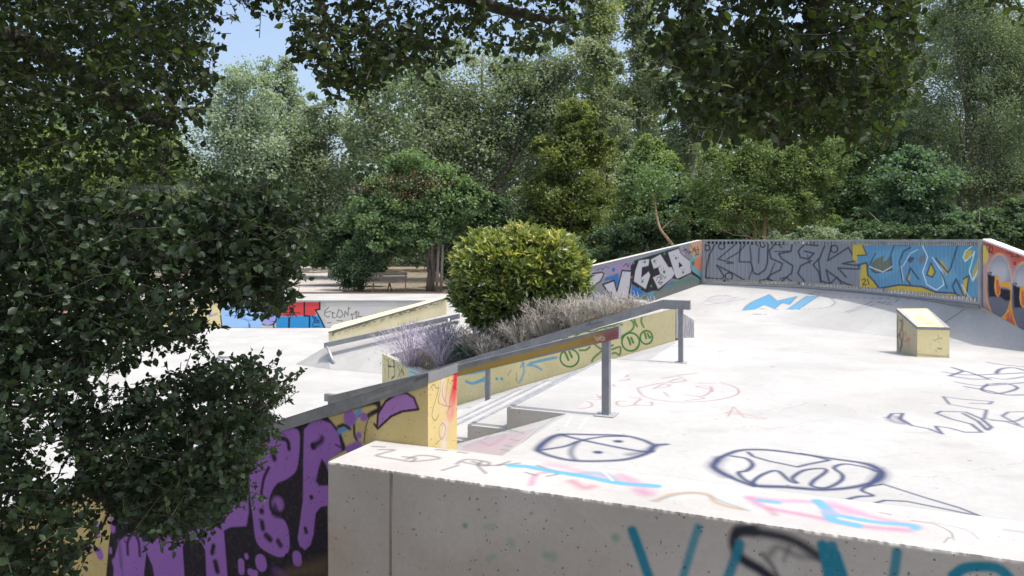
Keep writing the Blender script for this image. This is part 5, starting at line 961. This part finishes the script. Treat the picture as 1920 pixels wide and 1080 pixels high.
tree('leafy_shrub', 'grey green low shrub peeking over the top rail of the fence', 'shrub', [(1530, 448, 52, 20), (1470, 452, 40, 14), (1590, 452, 34, 14)], 22, (1530, -1.8), Lm['grey'], M_bark, 8000, .075, 80, .14, .05, 3, None, limbs=22, tonebias=.1)
t_ = thing('leaning_tree', 'bare tan leaning trunk rising left of the fence corner', 'tree', G, loc=((1262-960)*27/F, 27, -1.9)); o0 = np.array(t_.location); b = MB()
b.tube(catmull([pxw(1270, 470, 27), pxw(1252, 448, 27), pxw(1236, 424, 27), pxw(1228, 380, 27.3), pxw(1220, 330, 27.5)])-o0, np.linspace(.07, .02, 33), 7); b.tube([np.array([0, 0, 0]), pxw(1270, 470, 27)-o0], [.09, .07], 7)
b.tube(catmull([pxw(1240, 430, 27), pxw(1262, 412, 27), pxw(1290, 408, 27), pxw(1310, 425, 27)])-o0, np.linspace(.025, .008, 25), 5); b.build('trunk', M_tan, t_, True)
Pl = pxw(1222, 340, 27.4)+RNG.normal(size=(1500, 3))*np.array([.5, .4, .4]); link('crown', leaf_mesh('crown', Pl-o0, rdir(1500), .12, RNG.uniform(.2, .7, 1500), 1, False), Lm['mid'], t_)

ash = [o for o in COL.objects if o.name.startswith('ash_tree')][0]; Pr_ = np.vstack([pxw(u_, v_, 33.2)+RNG.normal(size=(95, 3))*np.array([.5, .4, .16]) for u_, v_ in ((742, 338), (790, 332), (806, 348), (680, 352), (764, 366))])
link('rusty_leaves', leaf_mesh('rusty_leaves', Pr_-np.array(ash.location), rdir(len(Pr_)), .11, RNG.random(len(Pr_)), .7, False), leafmat('rusty_leaf', (.06, .03, .02), (.15, .065, .045), (.24, .11, .07)), ash)

# the wood behind everything, one mass
n = 90000; u = RNG.uniform(-900, 2900, n); yy = RNG.uniform(66, 84, n); top = 150+50*np.sin(u/130)+34*np.sin(u/47+1)+18*np.sin(u/19); top = np.where((u > 330) & (u < 650), top+170, top)
v = top+(478-top)*RNG.random(n)**.8; P = np.c_[(u-960)*yy/F, yy, -(v-450)*yy/F]
tag(link('far_wood', leaf_mesh('far_wood', P, rdir(n), RNG.uniform(.5, .9, n), np.clip(RNG.normal(.4, .2, n), 0, 1), 1.1, False), Lm['dark']), kind='stuff')
n = 26000; u = RNG.uniform(-900, 2900, n); yy = RNG.uniform(56, 62, n); v = 425+70*RNG.random(n)+10*np.sin(u/31); P = np.c_[(u-960)*yy/F, yy, np.maximum(-(v-450)*yy/F, -2.3)]
tag(link('undergrowth', leaf_mesh('undergrowth', P, rdir(n), RNG.uniform(.35, .6, n), np.clip(RNG.normal(.3, .2, n), 0, 1), 1.1, False), Lm['dark']), kind='stuff')

# ------------------------------------------------------------------ planting in the planter
def soilp(s, t):
    p = (FL*(1-s)+FR*s)*(1-t)+(BLc*(1-s)+BR*s)*t; return np.array([p[0], p[1], ZL*(1-s)+ZR*s-.09])
L_laurel = leafmat('laurel_leaf', (.055, .090, .024), (.165, .21, .055), (.56, .50, .14), trans=.38, gloss=.07, rough=.42)
bc_ = pxw(974, 535, 15.5); t_ = thing('laurel_shrub', 'big rounded glossy laurel shrub with yellow green tips in the planter', 'shrub', loc=(bc_[0]-.05, 15.5, -2.15)); o0 = np.array(t_.location)
R_ = np.array([1.24, 1.12, 1.02]); nr = 3000; d = rdir(nr); d[:, 2] = np.abs(d[:, 2])*np.where(RNG.random(nr) < .6, 1, -1)
pw = 3.3; r = 1/(np.sum(np.abs(d)**pw, 1))**(1/pw); bump = 1+.05*np.sin(d[:, 0]*9+1)*np.sin(d[:, 2]*8)+.05*np.sin(d[:, 1]*11+d[:, 0]*5)+RNG.normal(0, .045, nr)
Pc = bc_+d*(r*bump)[:, None]*R_; low = (Pc[:, 2] < bc_[2]-.3); f_ = np.clip((bc_[2]-.3-Pc[:, 2])/1.0, 0, 1); Pc[:, 0] = bc_[0]+(Pc[:, 0]-bc_[0])*(1-.42*f_)+.12*f_; Pc[:, 1] = bc_[1]+(Pc[:, 1]-bc_[1])*(1-.4*f_)
k = 8; nrm = d/np.array([1.4, 1.25, 1.2]); nrm[:, 2] += .55; nrm /= np.linalg.norm(nrm, axis=1)[:, None]
Pr = np.repeat(Pc, k, 0)+RNG.normal(0, .025, (nr*k, 3)); Yd = np.repeat(nrm, k, 0)+RNG.normal(0, .62, (nr*k, 3)); hgt = np.repeat((Pc[:, 2]-bc_[2])/1.2, k)
tn = np.clip(.36+.27*hgt+.10*np.clip(hgt-.4, 0, 1)+np.repeat(RNG.normal(0, .13, nr), k)+RNG.normal(0, .09, nr*k)+(np.repeat(RNG.random(nr) < .05, k))*.3, 0, 1)  # yellow new growth on top; greener tone below also paints the shaded side
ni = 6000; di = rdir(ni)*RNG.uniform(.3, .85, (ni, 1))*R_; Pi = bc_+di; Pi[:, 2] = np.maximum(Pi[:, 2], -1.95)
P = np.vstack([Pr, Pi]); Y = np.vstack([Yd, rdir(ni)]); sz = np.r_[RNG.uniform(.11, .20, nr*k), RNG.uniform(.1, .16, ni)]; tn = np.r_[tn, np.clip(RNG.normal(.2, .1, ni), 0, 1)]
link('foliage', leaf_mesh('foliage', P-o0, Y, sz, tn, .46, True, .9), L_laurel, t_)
b = MB()
for i in range(9): e_ = bc_+RNG.normal(0, .5, 3)*np.array([1, .8, .6]); b.tube(bend(o0+[RNG.uniform(-.2, .2), RNG.uniform(-.2, .2), 0], e_, 0, 6, .04)-o0, np.linspace(.03, .008, 6), 6)
b.build('stem', M_bark, t_, True)

M_lav = leafmat('lavender_stem', (.32, .28, .37), (.50, .44, .58), (.70, .64, .80), trans=.15, gloss=.02); M_dry = leafmat('dry_lavender_stem', (.30, .27, .235), (.50, .46, .42), (.72, .68, .63), trans=.15, gloss=.02); M_lgr = leafmat('lavender_leaf', (.10, .115, .09), (.21, .23, .19), (.36, .38, .33), trans=.2, gloss=.02)
def lavender(s, t, h, r, n_, mat, label, spike=.012, base_col=M_lgr, wild=.25):
    dry = mat is M_dry; n = int(n_*(.30 if dry else .34))
    c = soilp(s, t); o = thing('lavender_plant', label, 'lavender', 'lavender plants in the planter', loc=tuple(c)); V, Fq, T = [], [], []; m = 0
    segs = []
    for i in range(n):
        a_ = RNG.uniform(0, 2*np.pi); q = math.sqrt(RNG.random()); ln = h*RNG.uniform(.6, 1.15); out = q*r
        A_ = np.array([math.cos(a_)*out*.15, math.sin(a_)*out*.15, 0]); B_ = np.array([math.cos(a_)*out*1.2, math.sin(a_)*out, ln*(1-.3*q*q)])
        M_ = (A_+B_)/2+np.array([-math.cos(a_)*out*.12, 0, ln*.10])+RNG.normal(0, .03+.05*dry, 3)
        C_ = M_*.25+B_*.75+RNG.normal(0, .012, 3); segs.append((A_, M_, C_, B_, .0036, .0036, .005 if not dry else .0036, spike*.75 if not dry else .003))
        for _ in range(5 if dry else 2):
            f_ = RNG.uniform(.3, .95); S_ = M_*(1-f_)+B_*f_; dd = RNG.normal(size=3); dd[2] = abs(dd[2])*.7+.1; dd /= np.linalg.norm(dd); l_ = RNG.uniform(.06, .17)*(1 if dry else 1.1)
            E_ = S_+dd*l_; segs.append((S_, S_+dd*l_*.4+RNG.normal(0, .008, 3), S_+dd*l_*.75, E_, .003, .0028, .0036, .0036 if dry else .0065))
    for sg_ in segs:
        for p, q_ in zip(sg_[:4], sg_[4:]): V += [p+[q_, 0, 0], p+[-q_*.5, q_*.87, 0], p+[-q_*.5, -q_*.87, 0]]
        for a_ in range(3):
            for c_ in range(3): Fq.append((m+a_*3+c_, m+a_*3+(c_+1) % 3, m+a_*3+3+(c_+1) % 3, m+a_*3+3+c_))
        m += 12; T += [RNG.uniform(.1, 1)]*12
    link('stems', np_mesh('stems', np.array(V), [np.array(Fq)], np.array(T)), mat, o)
    nb = int(n*(.5 if dry else 1.6)); Pb = np.c_[RNG.normal(0, r*.4, nb), RNG.normal(0, r*.4, nb), np.abs(RNG.normal(0, h*.16, nb))]; Yb = rdir(nb); Yb[:, 2] = np.abs(Yb[:, 2])+.4
    link('leaves', leaf_mesh('leaves', Pb, Yb, RNG.uniform(.05, .10, nb), RNG.random(nb), .18, False), base_col, o)
lavender(.03, .40, .95, .74, 620, M_lav, 'purple flowering lavender at the low left corner of the planter')
lavender(.13, .20, .86, .66, 560, M_lav, 'purple grey lavender beside the leftmost one, nearest the rail')
lavender(.20, .50, .74, .6, 420, M_lav, 'lavender with pale spikes left of the laurel shrub')
lavender(.31, .12, .62, .58, 620, M_dry, 'greyish lavender in front of the laurel foot', base_col=M_lgr)
lavender(.45, .14, .66, .5, 620, M_dry, 'dry grey lavender just right of the laurel foot', base_col=M_dry)
lavender(.57, .24, .80, .55, 800, M_dry, 'tall dry lavender in the middle of the planter', base_col=M_dry)
lavender(.69, .26, .66, .52, 760, M_dry, 'dried lavender clump below the blue mural letters', base_col=M_dry)
lavender(.80, .30, .52, .45, 620, M_dry, 'low dried lavender clump second from the upper end', base_col=M_dry)
lavender(.90, .34, .34, .34, 360, M_dry, 'smallest withered lavender at the upper right end of the planter', base_col=M_dry)
c = soilp(.24, .22); t_ = thing('low_green_plant', 'small dark green leafy plant between the lavenders', 'plant', loc=tuple(c)); n = 1100; P = RNG.normal(size=(n, 3))*np.array([.14, .14, .10])+np.array([0, 0, .28]); P[:, 2] = np.maximum(P[:, 2], .02)
link('leaves', leaf_mesh('leaves', P, rdir(n), .05, RNG.uniform(.3, .9, n), .8, True), leafmat('deep_green_leaf', (.01, .05, .03), (.02, .09, .05), (.05, .16, .09)), t_); b = MB(); b.tube([(0, 0, 0), (.01, 0, .3)], [.012, .006], 5); b.build('stem', M_bark, t_)

# ------------------------------------------------------------------ litter
b = MB()
def leaf_litter(nm, n, fn, lab):
    P = np.array([fn() for _ in range(n)]); Y = rdir(n); Y[:, 2] *= .15
    tag(link(nm, leaf_mesh(nm, P, Y, RNG.uniform(.02, .04, n), RNG.random(n), .9, True, .3), leafmat(nm+'_leaf', (.05, .035, .02), (.13, .09, .05), (.22, .17, .09), trans=.1)), kind='stuff')
def _f():
    e, n = RNG.uniform(-9, -3.4), RNG.uniform(4.0, 5.3) if RNG.random() < .8 else 5.2; x, y = EN(e, n, 0)[:2]; return (x, y, float(gheight(np.array(x), np.array(y)))+.012)
leaf_litter('dry_leaves', 2600, _f, '')

# ------------------------------------------------------------------ put every thing's origin at its own foot
for o in list(COL.objects):
    if o.type == 'EMPTY' and o.parent is None and tuple(o.location) == (0, 0, 0) and o.children:
        pts = np.vstack([np.array([v_ for c_ in ch.bound_box for v_ in c_]).reshape(-1, 3) for ch in o.children]); lo, hi = pts.min(0), pts.max(0); c = np.array([(lo[0]+hi[0])/2, (lo[1]+hi[1])/2, lo[2]])
        for ch in o.children:
            co_ = np.empty(len(ch.data.vertices)*3, np.float32); ch.data.vertices.foreach_get('co', co_); co_ = co_.reshape(-1, 3)-c; ch.data.vertices.foreach_set('co', co_.astype(np.float32).ravel()); ch.data.update()
        o.location = c
